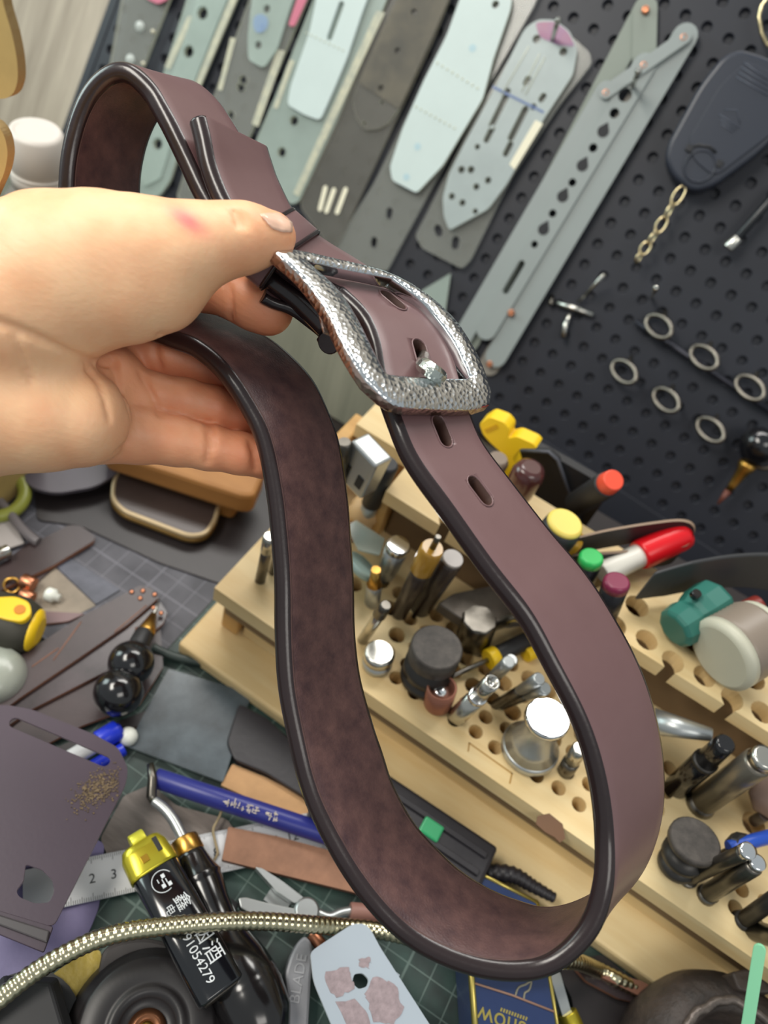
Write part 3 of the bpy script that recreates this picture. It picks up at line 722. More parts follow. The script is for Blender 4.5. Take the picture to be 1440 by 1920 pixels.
# 5 smoky strip
t = thing('acrylic_template', 'smoky dark acrylic strip with dusty top and rounded end, fifth from the left', 'template', B(700, 200), tpl)
bplate('strip', [(760,-60),(866,-60),(809,80),(739,230),(634,456),(618,468),(600,440),(560,385),(620,240)], .007, .003, ACD, r=.006, parent=t, edge=mat('smoke_edge', '#a9a595', alpha=.7))
bplate('upper_plate', [(770,-60),(866,-60),(815,60),(748,205),(672,155),(700,90)], .0095, .002, mat('acryl_dusty', '#7d7666', rough=.6, alpha=.62, var=.5, vscale=40, color2='#55544f'), [(776,22,.0022),(745,95,.0022),(714,165,.0022)], parent=t)
bplate('rounded_tip', [(672,150),(750,200),(728,232),(706,243),(684,244),(668,222),(660,190)], .0088, .002, ACD, [(683,231,.0014),(716,192,.0014)], r=.002, parent=t, edge=ACE)
for a, b in (((600,392),(610,352)),((612,396),(626,356)),((632,398),(648,355))):
    m = M(); prism(m, capsule(B(*a, .0075), B(*b, .0075), .0018, PN, 3), PN, .0003); m.build('printed_band', PALE, t)
# 6 long clear strip + white plate
t = thing('acrylic_template', 'long clear acrylic strip with two oval holes behind the white frosted plate', 'template', B(760, 400), tpl)
bplate('strip', [(905,-60),(1032,-60),(1000,12),(870,240),(790,388),(724,510),(640,485),(620,470),(700,345),(760,225)], .006, .003, ACC, [(730,395,729,404,.0026),(701,450,700,458,.0026)], r=.003, parent=t, edge=mat('clear_edge', '#b9bcb6', alpha=.7))
t = thing('frosted_template', 'white frosted acrylic template with angled ends hanging on a wire hook', 'template', B(830, 200), tpl)
bplate('plate', [(872,-30),(950,-22),(960,-5),(957,18),(925,110),(905,185),(830,310),(781,362),(735,338),(731,312),(755,240),(795,150),(838,65)], .011, .003, ACW, [(929,8,.0026)], r=.003, parent=t, edge=ACE)
for (x, y) in ((886,90),(783,275),(762,332)):
    m = M(); q = B(x, y, .0111); prism(m, circ(q, PN, .0026, 12), PN, .0002); m.build('smudge', mat('smudge', '#a9c4cc', rough=.5), t)
for r0, r1 in (((820,118),(895,165)),((780,200),(852,240))):
    for k in range(9):
        f = k/8; m = M(); q = B(r0[0]+(r1[0]-r0[0])*f, r0[1]+(r1[1]-r0[1])*f, .0111); lathe(m, q, q + PN*.0006, [(0, .0009), (1, .0004)], 8); m.build('punch_dot', ACE, t)
peg(936, -2, 922, 8, label='bent wire hook holding the white frosted plate')
# 7 slotted frosted template on a pin
t = thing('slotted_template', 'frosted acrylic template with slots, pointed lower end and purple top on a metal pin', 'template', B(930, 250), tpl)
bplate('back_plate', [(1030,45),(1075,70),(1106,98),(1110,118),(1050,195),(960,330),(882,488),(866,504),(792,466),(778,442),(800,400),(840,320),(900,200),(985,60)], .006, .003, ACC, [(820,428,823,436,.003),(854,450,853,460,.003)], r=.003, parent=t, edge=mat('clear_edge', ''))
sl = [(948,182,922,235,.0024),(985,205,958,258,.0024),(923,240,912,262,.0022),(957,270,948,288,.0022),(1006,73,.0028),(1056,97,.0028),(952,171,.0022),(1000,200,.0022),(895,275,.002),(865,318,.0026),(883,318,.0026),(893,350,.0024),(915,338,.0024),(847,368,.0024),(867,380,.0024),(891,396,.002),(986,155,990,148,.0022),(1019,180,1015,186,.0022)]
bplate('front_plate', [(990,48),(1010,36),(1040,37),(1068,58),(1083,92),(1074,140),(1020,222),(950,345),(915,392),(842,432),(832,405),(830,370),(842,325),(870,270),(925,170),(980,60)], .0105, .003, ACF, sl, r=.003, parent=t, edge=ACE)
bplate('purple_patch', [(1003,42),(1040,40),(1064,58),(1079,88),(1045,84),(1012,70)], .0107, .0002, mat('purple', '#a27fb0', rough=.4, alpha=.6, var=.4, vscale=60, color2='#c9829b'), r=.003, parent=t)
bplate('blue_line', [(924,160),(1020,208),(1019,213),(923,165)], .0107, .0002, mat('bluepen', '#6f86b8', alpha=.6), r=0, parent=t)
for a, b in (((992,86),(940,178)),((1022,106),(985,178)),((1012,100),(978,172))):
    m = M(); tube(m, [B(*a, .0108), B(*b, .0108)], .0003, 5); m.build('engraved_line', ACE, t)
m = M(); prism(m, bpoly([(1004,225),(1018,232),(965,318),(955,308)], .0108), PN, .0003); m.build('scale_print', PALE, t)
peg(1032, 88, 1046, 38, label='steel pin through the purple-topped template')
bplate('triangle_template', [(845,512),(838,560),(832,600),(800,560),(790,545)], .006, .002, ACG, r=.001, label='small pale triangular template peeking out right of the buckle', cat='template', edge=ACE)
# 8 grey hinged strips
G1 = mat('grey_strip', '#8f9796', rough=.42, var=.06, vscale=12); G2 = mat('grey_strip_back', '#848c83', rough=.5)
COP = mat('copper_rivet', '#c08263', rough=.35, metal=1.)
t = thing('folding_ruler', 'folded grey plastic strap template with copper rivets and teardrop holes', 'template', B(1080, 350))
def bar(name, x0, y0, x1, y1, w, off, mt, holes=(), edge=None):
    a = B(x0, y0, off); b = B(x1, y1, off); m = M()
    hl = []
    for h in holes:
        if len(h) == 3: hl.append(circ(B(h[0], h[1], off), PN, h[2], 12))
        else: hl.append(capsule(B(h[0], h[1], off), B(h[2], h[3], off), h[4], PN, 5))
    prism(m, capsule(a, b, w/2, PN, 8), PN, .0018, hl, 0, 1 if edge else None); return m.build(name, [mt] + ([edge] if edge else []), t)
GE = mat('grey_strip_edge', '#b9c6c3', rough=.3)
bar('back_arm', 1210, 16, 880, 640, .0155, .0040, G2, edge=GE)
bar('back_arm', 1210, 16, 1207, 150, .0155, .0060, G2, edge=GE)
bar('back_arm', 1200, 180, 918, 684, .0165, .0030, mat('grey_strip_brown', '#8b857c', rough=.5))
bar('link', 1284, 68, 1136, 172, .0085, .0125, G1, edge=GE)
holes = [(1172,178,.0046),(1152,212,.0034),(1112,277,.0030),(1073,342,.0028),(1036,400,.0028),(1002,458,.0026),(978,494,948,545,.0024)]
tear = [(1131,246),(1092,310),(1055,368),(1019,430)]
bar('arm', 1208, 122, 912, 618, .0155, .0105, G1, holes, edge=GE)
for (x, y) in tear:
    c = B(x, y, .0108); c2 = B(x + 9, y - 17, .0108); s_ = U(c2 - c); n_s = np.cross(PN, s_)
    pl = [c + (-s_*math.cos(a) + n_s*math.sin(a))*.0040 for a in np.linspace(-math.pi*.62, math.pi*.62, 12)] + [c2]
    m = M(); prism(m, pl, PN, .0012); m.build('teardrop_opening', mat('openingdark', '#14161c', rough=.6), t)
bar('arm', 1136, 172, 862, 640, .0145, .0090, G1, [(1100,200,.0001)][:0], edge=GE)
bar('arm', 1284, 68, 930, 668, .0165, .0085, G1, edge=GE)
for (x, y) in ((1210,18),(1282,70),(1207,122),(1136,174),(958,587),(905,624),(918,683)):
    m = M(); q = B(x, y, .0118 if y > 60 and y < 600 else .0085); lathe(m, q - PN*.003, q + PN*.0014, [(0, .0026), (.7, .0026), (.9, .002), (.75, .001)], 14); m.build('rivet', COP, t)
peg(1182, 172, 1197, 134, label='white-tipped steel pin through the grey folding strips')
# 9 black remote case with chain
RB = mat('casing', '#2b303c', rough=.36, bump=.1, bscale=300, bdist=.0002)
t = thing('plastic_case', 'rounded dark blue-grey plastic battery case hanging at the right edge', 'case', B(1350, 230))
case = [(1388,90),(1440,106),(1500,140),(1500,210),(1420,290),(1338,350),(1300,361),(1262,333),(1246,300),(1252,268),(1312,158),(1355,104)]
m = M(); prism(m, bpoly(case, .020, .008, 6), PN, .017); body = m.build('shell', RB, t, bevel=.003, seg=3)
m = M(); prism(m, bpoly([(1400,112),(1500,160),(1500,210),(1340,332),(1300,300),(1290,262),(1350,160)], .0212, .006), PN, .0015); lid = m.build('battery_cover', RB, t, bevel=.0005)
c = B(1312, 312, .0215)
m = M(); tube(m, circ(c, PN, .0098, 28), .0006, 6, closed=True); m.build('round_ring', RB, t)
m = M(); tube(m, [B(*p, .0213) for p in ((1292,276),(1310,272),(1330,275),(1342,286))], .0011, 6); m.build('groove', mat('darkgap', '#15171d', rough=.5), t)
for p, q in (((1292,272),(1294,284)),((1345,308),(1353,306))):
    m = M(); box(m, B((p[0]+q[0])/2, (p[1]+q[1])/2, .0213), .0022, .0022, .001, PEX, PUP, PN); m.build('catch', mat('darkgap', ''), t, bevel=.0003)
for k in range(3):
    m = M(); tube(m, [B(1348 + k*2, 214 + k*9, .0214), B(1386 - k*6, 240 + k*4, .0214)], .00035, 5); m.build('arrow_mark', mat('casemark', '#454b59'), t)
m = M(); tube(m, [B(1358, 206, .0214), B(1382, 206, .0214), B(1388, 232, .0214)], .00035, 5); m.build('arrow_mark', mat('casemark', ''), t)
for k in range(4):
    m = M(); tube(m, [B(1380 + k*5, 144 - k*9, .0214), B(1440, 180 - k*10, .0214)], .0004, 5); m.build('grip_rib', mat('casemark', ''), t)
# chain links
t = thing('chain', 'short gold-coloured link chain dangling under the dark plastic case', 'chain', B(1235, 420))
CHN = mat('chain_metal', '#d9c9a0', rough=.25, metal=1.)
pth = [(1281,352),(1262,382),(1247,409),(1232,434),(1216,456),(1203,475),(1193,490)]
for i in range(6):
    a = B(*pth[i], .016); b = B(*pth[i+1], .016); ax = U(b-a); mid = (a+b)/2; L = np.linalg.norm(b-a)*.62; s_ = np.cross(ax, PN) if i % 2 == 0 else U(PN + np.cross(ax, PN)*.45)
    pts = [mid + ax*L*math.cos(k*math.pi/8)*1. + s_*.0032*math.sin(k*math.pi/8) for k in range(16)]
    m = M(); tube(m, pts, .00085, 6, closed=True); m.build('link', CHN, t)
# stylus with metal tip
t = thing('stylus', 'thin black rod with a bright metal tip at the right edge below the dark case', 'rod', B(1400, 420))
m = M(); a, b = B(1470, 345, .012), B(1383, 446, .012); cyl(m, a, b, .0030); m.build('rod', mat('blackrod', '#15181d', rough=.3), t)
m = M(); cyl(m, b, B(1364, 466, .012), .0042, .0042); m.build('ferrule', STEEL, t)
# hexagonal silver hook top right
t = thing('wire_ring', 'polished bent wire ring hanging at the top right corner', 'ring', B(1440, 30))
m = M(); tube(m, [B(*p, .010) for p in ((1445,-12),(1428,10),(1423,32),(1428,62),(1438,84),(1458,96),(1484,90),(1490,40),(1475,0))], .0014, 8, closed=True); m.build('ring', CHN, t)
# T-shaped wire hooks
t = thing('double_hook', 'bright steel double peg hook on the bare middle of the pegboard', 'hook', B(1075, 575))
m = M(); tube(m, [B(1044,568,.004), B(1112,590,.004)], .0024, 8); m.build('cross_bar', STEEL, t)
m = M(); tube(m, [B(1085,566,.004), B(1105,545,.010), B(1132,515,.022)], .0013, 8); m.build('prong', STEEL, t)
m = M(); tube(m, [B(1068,590,.004), B(1060,610,.006), B(1056,634,.008)], .0022, 8); m.build('prong', STEEL, t)
m = M(); tube(m, [B(1035,555,.001), B(1033,572,.006)], .0018, 8); m.build('prong', STEELD, t)
# ring hooks
RH = mat('hook_dull', '#857f76', rough=.38, metal=1.)
def ring_hook(x, y, lab, grp, s=1.):
    t = thing('ring_hook', lab, 'hook', B(x, y), grp)
    c = B(x, y, .012); ax = U(B(x+22*s, y+18*s, .012) - c); bx = U(np.cross(PN, ax))
    m = M(); tube(m, [c + ax*.0100*s*math.cos(k*math.pi/10) + bx*.0066*s*math.sin(k*math.pi/10) + PN*.006*math.cos(k*math.pi/10) for k in range(20)], .0017, 8, closed=True); m.build('ring', RH, t)
    m = M(); tube(m, [B(x+14, y-30, -.002), B(x+10, y-18, .006), c + bx*.0066*s*(1 if (c+bx*.0066-B(x+10,y-18,.012)).dot(c+bx*.0066-B(x+10,y-18,.012)) < (c-bx*.0066-B(x+10,y-18,.012)).dot(c-bx*.0066-B(x+10,y-18,.012)) else -1)], .0013, 8); m.build('stem', RH, t)
g = 'ring hooks in two rows on the pegboard'
for x, y, l in ((1235,612,'dull metal ring hook, upper left one of the row above the bar end'),(1320,670,'dull metal ring hook, middle one of the upper row'),(1406,727,'dull metal ring hook at the right end of the upper row'),
                (1170,697,'dull metal ring hook, leftmost of the lower row'),(1249,750,'dull metal ring hook, second of the lower row'),(1332,806,'dull metal ring hook, third of the lower row'),(1422,855,'dull metal ring hook at the right edge holding the awl')):
    ring_hook(x, y, l, g)
m = M(); a = B(1192, 603, .007); b = B(1470, 788, .007); tube(m, [a, b], .0022, 10); m.build('hook_rail', mat('rail', '#30313a', rough=.4, metal=.5), label='dark metal rail running behind the upper row of ring hooks', cat='rail')
peg(1222, 558, 1230, 540, r=.0013, label='small dull peg above the left end of the hook rail')
# awl hanging in the last ring
t = thing('awl', 'awl with black round knob and brass shank hanging at the right edge', 'awl', B(1410, 860))
m = M(); a, b = B(1440, 805, .018), B(1404, 868, .018); lathe(m, a, b, [(0,.004),(.15,.011),(.45,.0135),(.75,.011),(.92,.007),(1,.004)], 24); m.build('knob', mat('gloss_black', '#121215', rough=.15, coat=.5), t)
m = M(); lathe(m, b, B(1366, 920, .018), [(0,.0062),(.12,.0066),(.3,.0045),(.8,.0030),(1,.0026)], 18); m.build('brass_shank', mat('brass', '#c79a4e', rough=.3, metal=1.), t)
m = M(); lathe(m, B(1366, 920, .018), B(1346, 945, .018), [(0,.0026),(1,.0008)], 12); m.build('tip', mat('brown_tip', '#6b3a2c', rough=.5), t)
# ================================================================ things on the bench
ZM = .0024
def dpl(name, px, z, th, mt, r=.002, holes=(), parent=None, label=None, cat=None, group=None, bevel=0, edge=None, n=4):
    q = [P(x, y, z) for x, y in px]; q = rounded(q, r, n) if r else q
    hl = []
    for h in holes:
        if len(h) == 3: hl.append(circ(P(h[0], h[1], z), UPZ, h[2], 14))
        elif len(h) == 5: hl.append(capsule(P(h[0], h[1], z), P(h[2], h[3], z), h[4], UPZ, 6))
        else: hl.append(rounded([P(a, b, z) for a, b in h[0]], h[1], 3))
    m = M(); prism(m, q, UPZ, th, hl, 0, 1 if edge else None)
    return m.build(name, [mt] + ([edge] if edge else []), parent, label=label, cat=cat, group=group, bevel=bevel)
def qbox(name, a, b, c, h, mt, parent=None, bevel=.001, **k):
    """slab from three top corners a,b,c (3D) and height h down"""
    a, b, c = map(lambda v: np.asarray(v, float), (a, b, c)); m = M(); prism(m, [a, b, c, a + c - b], UPZ, h); return m.build(name, mt, parent, bevel=bevel, **k)
LDK = mat('leather_dark', '#2a2526', rough=.40, var=.25, vscale=30, bump=.2, bscale=400, bdist=.0002)
LDB = mat('leather_brown', '#3b2e2f', rough=.34, var=.3, vscale=25, bump=.2, bscale=400, bdist=.0002)
LCUT = mat('leather_cut', '#9a6a52', rough=.6)
BLKG = mat('gloss_black', '#121215', rough=.15, coat=.5)
BLKM = mat('matt_black', '#232325', rough=.5, var=.2, vscale=40)
BRASS = mat('brass', '#c79a4e', rough=.3, metal=1.)
TAN = mat('tan_leather', '#8f6750', rough=.7, var=.22, vscale=120, bump=.3, bscale=500, bdist=.0003)
YEL = mat('yellow_plastic', '#ecc41e', rough=.38)
STEEL2 = mat('steel_satin', '#b9bdbd', rough=.36, metal=.85, bump=.15, bscale=200, bdist=.0002)
# ---- far left and upper left
t = thing('cardboard_box', 'brown corrugated cardboard flap edge at the upper left corner', 'box', VY(5, 200, .18))
CB = mat('cardboard', '#b69d63', rough=.8, var=.1, vscale=60); CBE = mat('cardboard_edge', '#8f784e', rough=.9, bump=.8, bscale=300, bdist=.001)
for pxs in ([(-160,-120),(-10,-120),(6,10),(22,60),(32,110),(34,150),(26,175),(12,185),(-160,190)], [(-160,228),(-10,228),(8,252),(15,285),(10,320),(-4,352),(-40,430),(-160,520)]):
    m = M(); q = [VY(x, y, .18) for x, y in pxs]; prism(m, rounded(q, .004), (0, -1, 0), .0032, (), 0, 1); m.build('flap', [CB, CBE], t)
cb = VY(-80, 300, .18); cb0 = VY(-160, 520, .18)
m = M(); box(m, (cb[0] - .10, .21, .090), .05, .035, .088); m.build('carton', CB, t, bevel=.001)
# bottle
bc = P(68, 262, .150); x0, y0 = bc[0], bc[1]
t = thing('plastic_bottle', 'clear plastic bottle with a ribbed white screw cap left of the belt loop', 'bottle', (x0, y0, 0))
m = M(); lathe(m, (x0, y0, .001), (x0, y0, .132), [(0,.030),(.02,.032),(.55,.032),(.72,.030),(.85,.0215),(.93,.0145),(1,.0140)], 32, cap=True)
m.build('bottle_body', mat('bottle_plastic', '#b9b0ac', rough=.12, alpha=.38, coat=.5), t)
m = M(); lathe(m, (x0, y0, .120), (x0, y0, .1565), [(0,.0172),(.22,.0176),(.25,.0168),(.33,.0168),(.36,.0176),(.92,.0164),(1,.0146),(.985,.0125),(.97,.0118)], 40)
m.build('cap', mat('cap_white', '#cdc6be', rough=.45), t)
m = M(); lathe(m, (x0, y0, .129), (x0, y0, .1305), [(0,.0172),(.5,.0181),(1,.0172)], 40); m.build('cap_ring', mat('cap_white', ''), t)
# ---- left bench, far part
dpl('leather_scrap', [(60,885),(210,850),(330,800),(480,900),(560,1000),(520,1080),(490,1120),(300,1055),(150,985),(70,975)], .0045, .0020, LDK, .004, label='large black leather offcut lying under the rimmed tray', cat='leather', edge=LDK)
dpl('leather_piece', [(10,860),(60,915),(105,925),(180,912),(230,880),(250,820),(150,780),(0,800)], .016, .0026, mat('leather_grey', '#57525a', rough=.35, var=.15, vscale=20), .006, label='grey-brown curved leather piece just below the palm', cat='leather')
m = M(); box(m, P(140, 860, .0045) + [0, 0, .0043], .02, .02, .0043); m.build('leather_scrap', LDK, label='small black leather block under the curved grey piece', cat='leather')
# wooden block
t = thing('wood_block', 'orange-brown wooden block with rounded edge below the fingers', 'block', P(400, 930, .01))
tp = [(150,770),(190,868),(445,962),(485,955),(494,900),(400,800)]
dpl('slab', [(196,846),(455,930),(478,930),(500,880),(420,780),(200,740)], .040, .018, wood('orangewood', '#b07c42', '#936232', stretch=(3, 14, 14)), .005, parent=t, bevel=.003)
dpl('slab', [(216,870),(440,945),(470,900),(400,800),(220,770)], .0215, .0165, wood('orangewood', '', ''), .004, parent=t, bevel=.001)
# tray with cream rim
t = thing('rimmed_tray', 'dark rounded tray with a cream and gold rim below the wooden block', 'tray', P(310, 950, 0))
tray = [(232,868),(214,900),(212,935),(232,956),(355,1003),(384,1000),(402,975),(408,950),(420,905),(400,860),(260,830)]
q = rounded([P(x, y, .0145) for x, y in tray], .006, 4)
m = M(); prism(m, [p for p in q], UPZ, .0095); m.build('tray_body', mat('tray_dark', '#3e3330', rough=.3, var=.3, vscale=20), t)
m = M(); tube(m, [p + np.array([0, 0, -.0015]) for p in q], .0019, 8, closed=True); m.build('rim', mat('cream_rim', '#bda884', rough=.35, metal=.3), t)
m = M(); tube(m, [p + np.array([0, 0, -.0055]) for p in q], .0021, 8, closed=True); m.build('gold_band', mat('gold_band', '#8d6f3c', rough=.35, metal=.6), t)
# strip with cut edge
dpl('leather_strap', [(-40,1085),(60,1020),(130,984),(152,986),(178,1005),(176,1014),(100,1060),(-10,1112),(-60,1140)], .0075, .0030, LDB, .002, label='brown leather strap with a pale cut edge pointing towards the tray', cat='leather', edge=LCUT)
m = M(); box(m, P(60, 1060, .0023) + [0, 0, .0012], .012, .01, .0011); m.build('leather_scrap', LDB, label='small brown leather bit wedged under the pale-edged strap', cat='leather')
# mat border strip, tray
dpl('dark_ruler', [(96,1052),(122,1040),(226,1105),(180,1133)], .0042, .0016, mat('slate', '#343743', rough=.4, var=.4, vscale=60, color2='#5a5d6b'), .001, label='dark slate-blue ruler end with worn white marks', cat='ruler')
dpl('tray_sheet', [(60,1075),(95,1056),(180,1135),(150,1150),(90,1150),(50,1120)], .0035, .0009, mat('sheet_grey', '#8d8273', rough=.6, var=.3, vscale=50), .001, label='dull grey-brown sheet under the copper offcuts', cat='sheet')
for k, (x, y, r, l) in enumerate(((52,1092,.0046,'copper-coloured cylinder lying beside the white plug'),(50,1118,.0042,'smaller copper slug just above the yellow tool grip'))):
    m = M(); a = P(x-10, y-4, .0085); b = P(x+12, y+6, .0085); cyl(m, a, b, r); m.build('copper_slug', COP, label=l, cat='metal bit')
m = M(); tube(m, circ(P(22, 1098, .0075), UPZ + np.array([.5, -.6, 0]), .0042, 16), .0010, 8, closed=True); m.build('brass_ring', BRASS, label='small brass ring standing next to the copper cylinder', cat='ring')
m = M(); lathe(m, P(86, 1112, .007), P(112, 1122, .007), [(0,.003),(.1,.0040),(.6,.0042),(.7,.0026),(1,.0022)], 16); m.build('white_plug', mat('white_plastic', '#e6e9e0', rough=.4), label='small white plastic plug on the grey-brown sheet', cat='plug')
# leather strips in the middle left
dpl('leather_strap', [(60,1145),(160,1150),(128,1165),(75,1170)], .0050, .0020, LO, .002, label='short maroon leather piece beside the yellow tool grip', cat='leather', edge=LCUT)
t = thing('leather_strap', 'wide dark leather strap with rivet holes under the black-knobbed awl', 'leather', P(190, 1190, 0))
dpl('strap_body', [(-60,1290),(60,1215),(152,1156),(262,1098),(282,1102),(298,1120),(240,1170),(150,1232),(40,1306),(-60,1380)], .0125, .0024, LDB, .001, parent=t, edge=LCUT)
dpl('strap_body', [(-60,1385),(20,1310),(140,1230),(240,1160),(292,1118),(314,1148),(306,1168),(205,1255),(55,1332),(-40,1400)], .0098, .0024, mat('leather_worn', '#4c4144', rough=.26, var=.5, vscale=40, color2='#2c2526'), .001, parent=t, edge=LCUT)
dpl('strap_body', [(-40,1420),(60,1322),(200,1250),(300,1165),(306,1250),(262,1320),(150,1362),(60,1410)], .0072, .0022, LDB, .001, parent=t, edge=LCUT)
for x, y in ((247,1110),(268,1108),(263,1122),(290,1115),(258,1180),(288,1140),(302,1150)):
    m = M(); q = P(x, y, .0126); lathe(m, q, q + UPZ*.0010, [(0,.0015),(.6,.0014),(1,.0005)], 10); m.build('rivet', COP, t)
for a, b in (((100,1238),(152,1166)),((215,1185),(275,1135)),((60,1250),(110,1215))):
    m = M(); tube(m, [P(*a, .0126), P(*b, .0126)], .0003, 5); m.build('cut_line', LCUT, t)
m = M(); a = P(150, 1300, .006); b = P(250, 1345, .006)
dpl('leather_strap', [(60,1420),(170,1375),(290,1325),(300,1335),(250,1365),(150,1400),(80,1440)], .0052, .0026, LDK, .002, label='dark leather strip with reddish cut edge above the blue-capped marker', cat='leather', edge=LCUT)
# yellow and black grip
t = thing('tool_grip', 'black rubber tool handle end with yellow inlay at the left edge', 'tool handle', P(20, 1160, 0))
a, b = P(-60, 1150, .017), P(70, 1182, .017)
m = M(); lathe(m, a, b, [(0,.0155),(.3,.0165),(.75,.0165),(.93,.0135),(1,.009)], 28, sq=(1., .85)); m.build('grip_body', mat('rubber', '#35332a', rough=.55), t)
dpl('yellow_inlay', [(-30,1120),(30,1117),(56,1128),(60,1150),(44,1166),(20,1163),(-30,1150)], .0318, .006, YEL, .003, parent=t, bevel=.0008)
m = M(); q = P(37, 1143, .0319); lathe(m, q - UPZ*.001, q + UPZ*.0004, [(0,.0030),(1,.0029)], 14, cap=True); m.build('hang_hole', mat('amber', '#c77a10', rough=.5), t)
m = M(); lathe(m, P(60, 1180, .017), P(76, 1184, .017), [(0,.0125),(.5,.0120),(1,.0075)], 24, sq=(1., .85)); m.build('yellow_end', YEL, t)
# clear cap
m = M(); q = P(-14, 1270, .010); lathe(m, q, q + UPZ*.012, [(0,.0175),(.3,.0172),(.8,.0145),(1,.009),(1.02,.002)], 32)
m.build('clear_cap', mat('milky', '#b9bfb2', rough=.25, alpha=.6, coat=.4), label='milky translucent round cap at the left edge over the leather strap', cat='cap')
# awl with two black balls
t = thing('ball_awl', 'awl with two glossy black balls and a brass tip lying on the leather', 'awl', P(240, 1260, 0))
for (x, y, r) in ((246,1243,.0122),(222,1298,.0128)):
    q = P(x, y, .0225); m = M(); pr_ = [((1-math.cos(k*math.pi/14))/2, r*math.sin(k*math.pi/14)+.0001) for k in range(15)]; lathe(m, q - UPZ*r, q + UPZ*r, pr_, 28, cap=False); m.build('ball', BLKG, t)
a = P(262, 1205, .018); m = M(); cyl(m, P(252, 1225, .0225), P(272, 1185, .0215), .0060, .0052); m.build('neck', BLKM, t)
m = M(); lathe(m, P(272, 1190, .0215), P(288, 1152, .0195), [(0,.0050),(.15,.0052),(1,.0018)], 16); m.build('brass_cone', BRASS, t)
m = M(); lathe(m, P(288, 1154, .0195), P(300, 1124, .018), [(0,.0012),(1,.0003)], 8); m.build('needle', STEEL, t)
# cable
pts = [P(x, y, z) for x, y, z in ((285,1213,.008),(330,1232,.006),(400,1246,.006),(460,1262,.006),(505,1290,.006),(530,1325,.006),(560,1400,.006),(600,1450,.006))]
m = M(); tube(m, cr(pts, 6), .0026, 10); m.build('cable', mat('cable', '#37423e', rough=.4), label='dark green-grey cable curving in front of the tool rack', cat='cable')
# smoky sheet
dpl('plastic_sheet', [(316,1254),(472,1300),(418,1466),(238,1398)], .0065, .0018, mat('smoky_sheet', '#5a666d', rough=.28, alpha=.95, var=.4, vscale=42, color2='#2b3338', coat=.3), .001, label='smoky blue-grey rectangular plastic sheet leaning towards the blue pen', cat='sheet', edge=mat('sheet_edge', '#8f9b9b'))
# black charger box in front of the rack
t = thing('power_adapter', 'long ribbed black plastic case with a green light in front of the rack', 'adapter', P(800, 1500, 0))
c0 = P(936, 1588, .030); bx0 = P(640, 1420, .030); L = c0[0] - bx0[0]
CAS = mat('case_plastic', '#2c292d', rough=.42, var=.15, vscale=30, bump=.1, bscale=300)
yb = c0[1]
m = M(); prism(m, [(c0[0]-L, yb-.036, .030), (c0[0], yb-.036, .030), (c0[0], yb, .030), (c0[0]-L, yb, .030)], UPZ, .0275); m.build('case_body', CAS, t, bevel=.002)
for k in range(3):
    m = M(); box(m, (c0[0]-L/2, yb - .008 - k*.010, .0306), L/2 - .004, .0016, .0008); m.build('rib', CAS, t, bevel=.0004)
q = P(808, 1556, .0306); m = M(); box(m, q, .0055, .0045, .0020); m.build('green_button', mat('green_led', '#2f8f5c', rough=.3, emit=.25), t, bevel=.001)
pts = [(c0[0], yb-.010, .016)] + [tuple(P(x, y, .021)) for x, y in ((960,1640),(1000,1662),(1040,1684))]
n_ = 40; cc = cr([np.array(p, float) for p in pts], 14)
m = M(); tube(m, cc, [(.0050 - .0026*i/len(cc)) * (1 + .10*math.sin(i*1.9)) for i in range(len(cc))], 12); m.build('strain_relief', CAS, t)
dpl('flat_case', [(448,1318),(500,1345),(560,1400),(640,1500),(600,1512),(500,1450),(440,1425),(425,1390)], .0085, .0055, CAS, .003, label='flat dark grey plastic strip beside the smoky sheet', cat='strip', bevel=.001)
# tan leather pieces
dpl('leather_scrap', [(436,1432),(500,1458),(600,1512),(620,1540),(520,1520),(414,1472)], .0050, .0020, mat('tan_light', '#c69a6c', rough=.7, var=.12, vscale=120, bump=.3, bscale=500, bdist=.0003), .001, label='light tan leather triangle above the blue pen', cat='leather')
dpl('leather_scrap', [(428,1550),(520,1568),(640,1600),(720,1640),(700,1682),(590,1655),(416,1612)], .0105, .0032, TAN, .001, label='rough reddish-tan leather strip lying over the steel ruler', cat='leather', edge=mat('tan_edge', '#6a4636', rough=.7))
dpl('leather_scrap', [(560,1570),(620,1590),(650,1610),(600,1600)], .0062, .0015, mat('tan_light', ''), .001, label='sliver of pale leather between ruler and reddish-tan strip', cat='leather')
# grainy board
dpl('wood_veneer', [(232,1492),(285,1470),(330,1510),(424,1535),(440,1555),(390,1580),(250,1600),(205,1612),(188,1572)], .0044, .0018, wood('greywood', '#8d837c', '#5f5651', stretch=(10, 60, 8)), .002, label='grey-brown wood veneer offcut under the steel-shafted tool', cat='board')
# ruler
RUL = mat('ruler_steel', '#d6d8db', rough=.34, metal=.15); INK = mat('ink', '#20242a', rough=.6)
t = thing('steel_ruler', 'silver steel ruler with centimetre numbers under the black lighter', 'ruler', P(300, 1630, 0))
zr = .0072
r2 = P(173, 1650, zr); r3 = P(213, 1643, zr); rx = U(P(548, 1571, zr) - r2); step = .0097; ry = np.cross(UPZ, rx)
tl = r2 + rx * -.045 + ry * .0105; W_ = .0205
o_ = r2 + ry * .0008
hw = .0100
m = M(); prism(m, rounded([o_ - rx*.03 + ry*hw, o_ - rx*.03 - ry*hw, o_ + rx*.135 - ry*hw, o_ + rx*.135 + ry*hw], .0015), UPZ, .0011); m.build('ruler_blade', RUL, t)
m = M()
for k in range(-20, 130):
    ln = .0034 if k % 10 == 0 else .0026 if k % 5 == 0 else .0018
    for sgn in (1, -1):
        c = o_ + rx*(k*step/10) + ry*sgn*(hw - ln/2) + UPZ*.0001; box(m, c, .00010, ln/2, .00008, rx, ry, UPZ)
m.build('scale_marks', INK, t, kind='stuff')
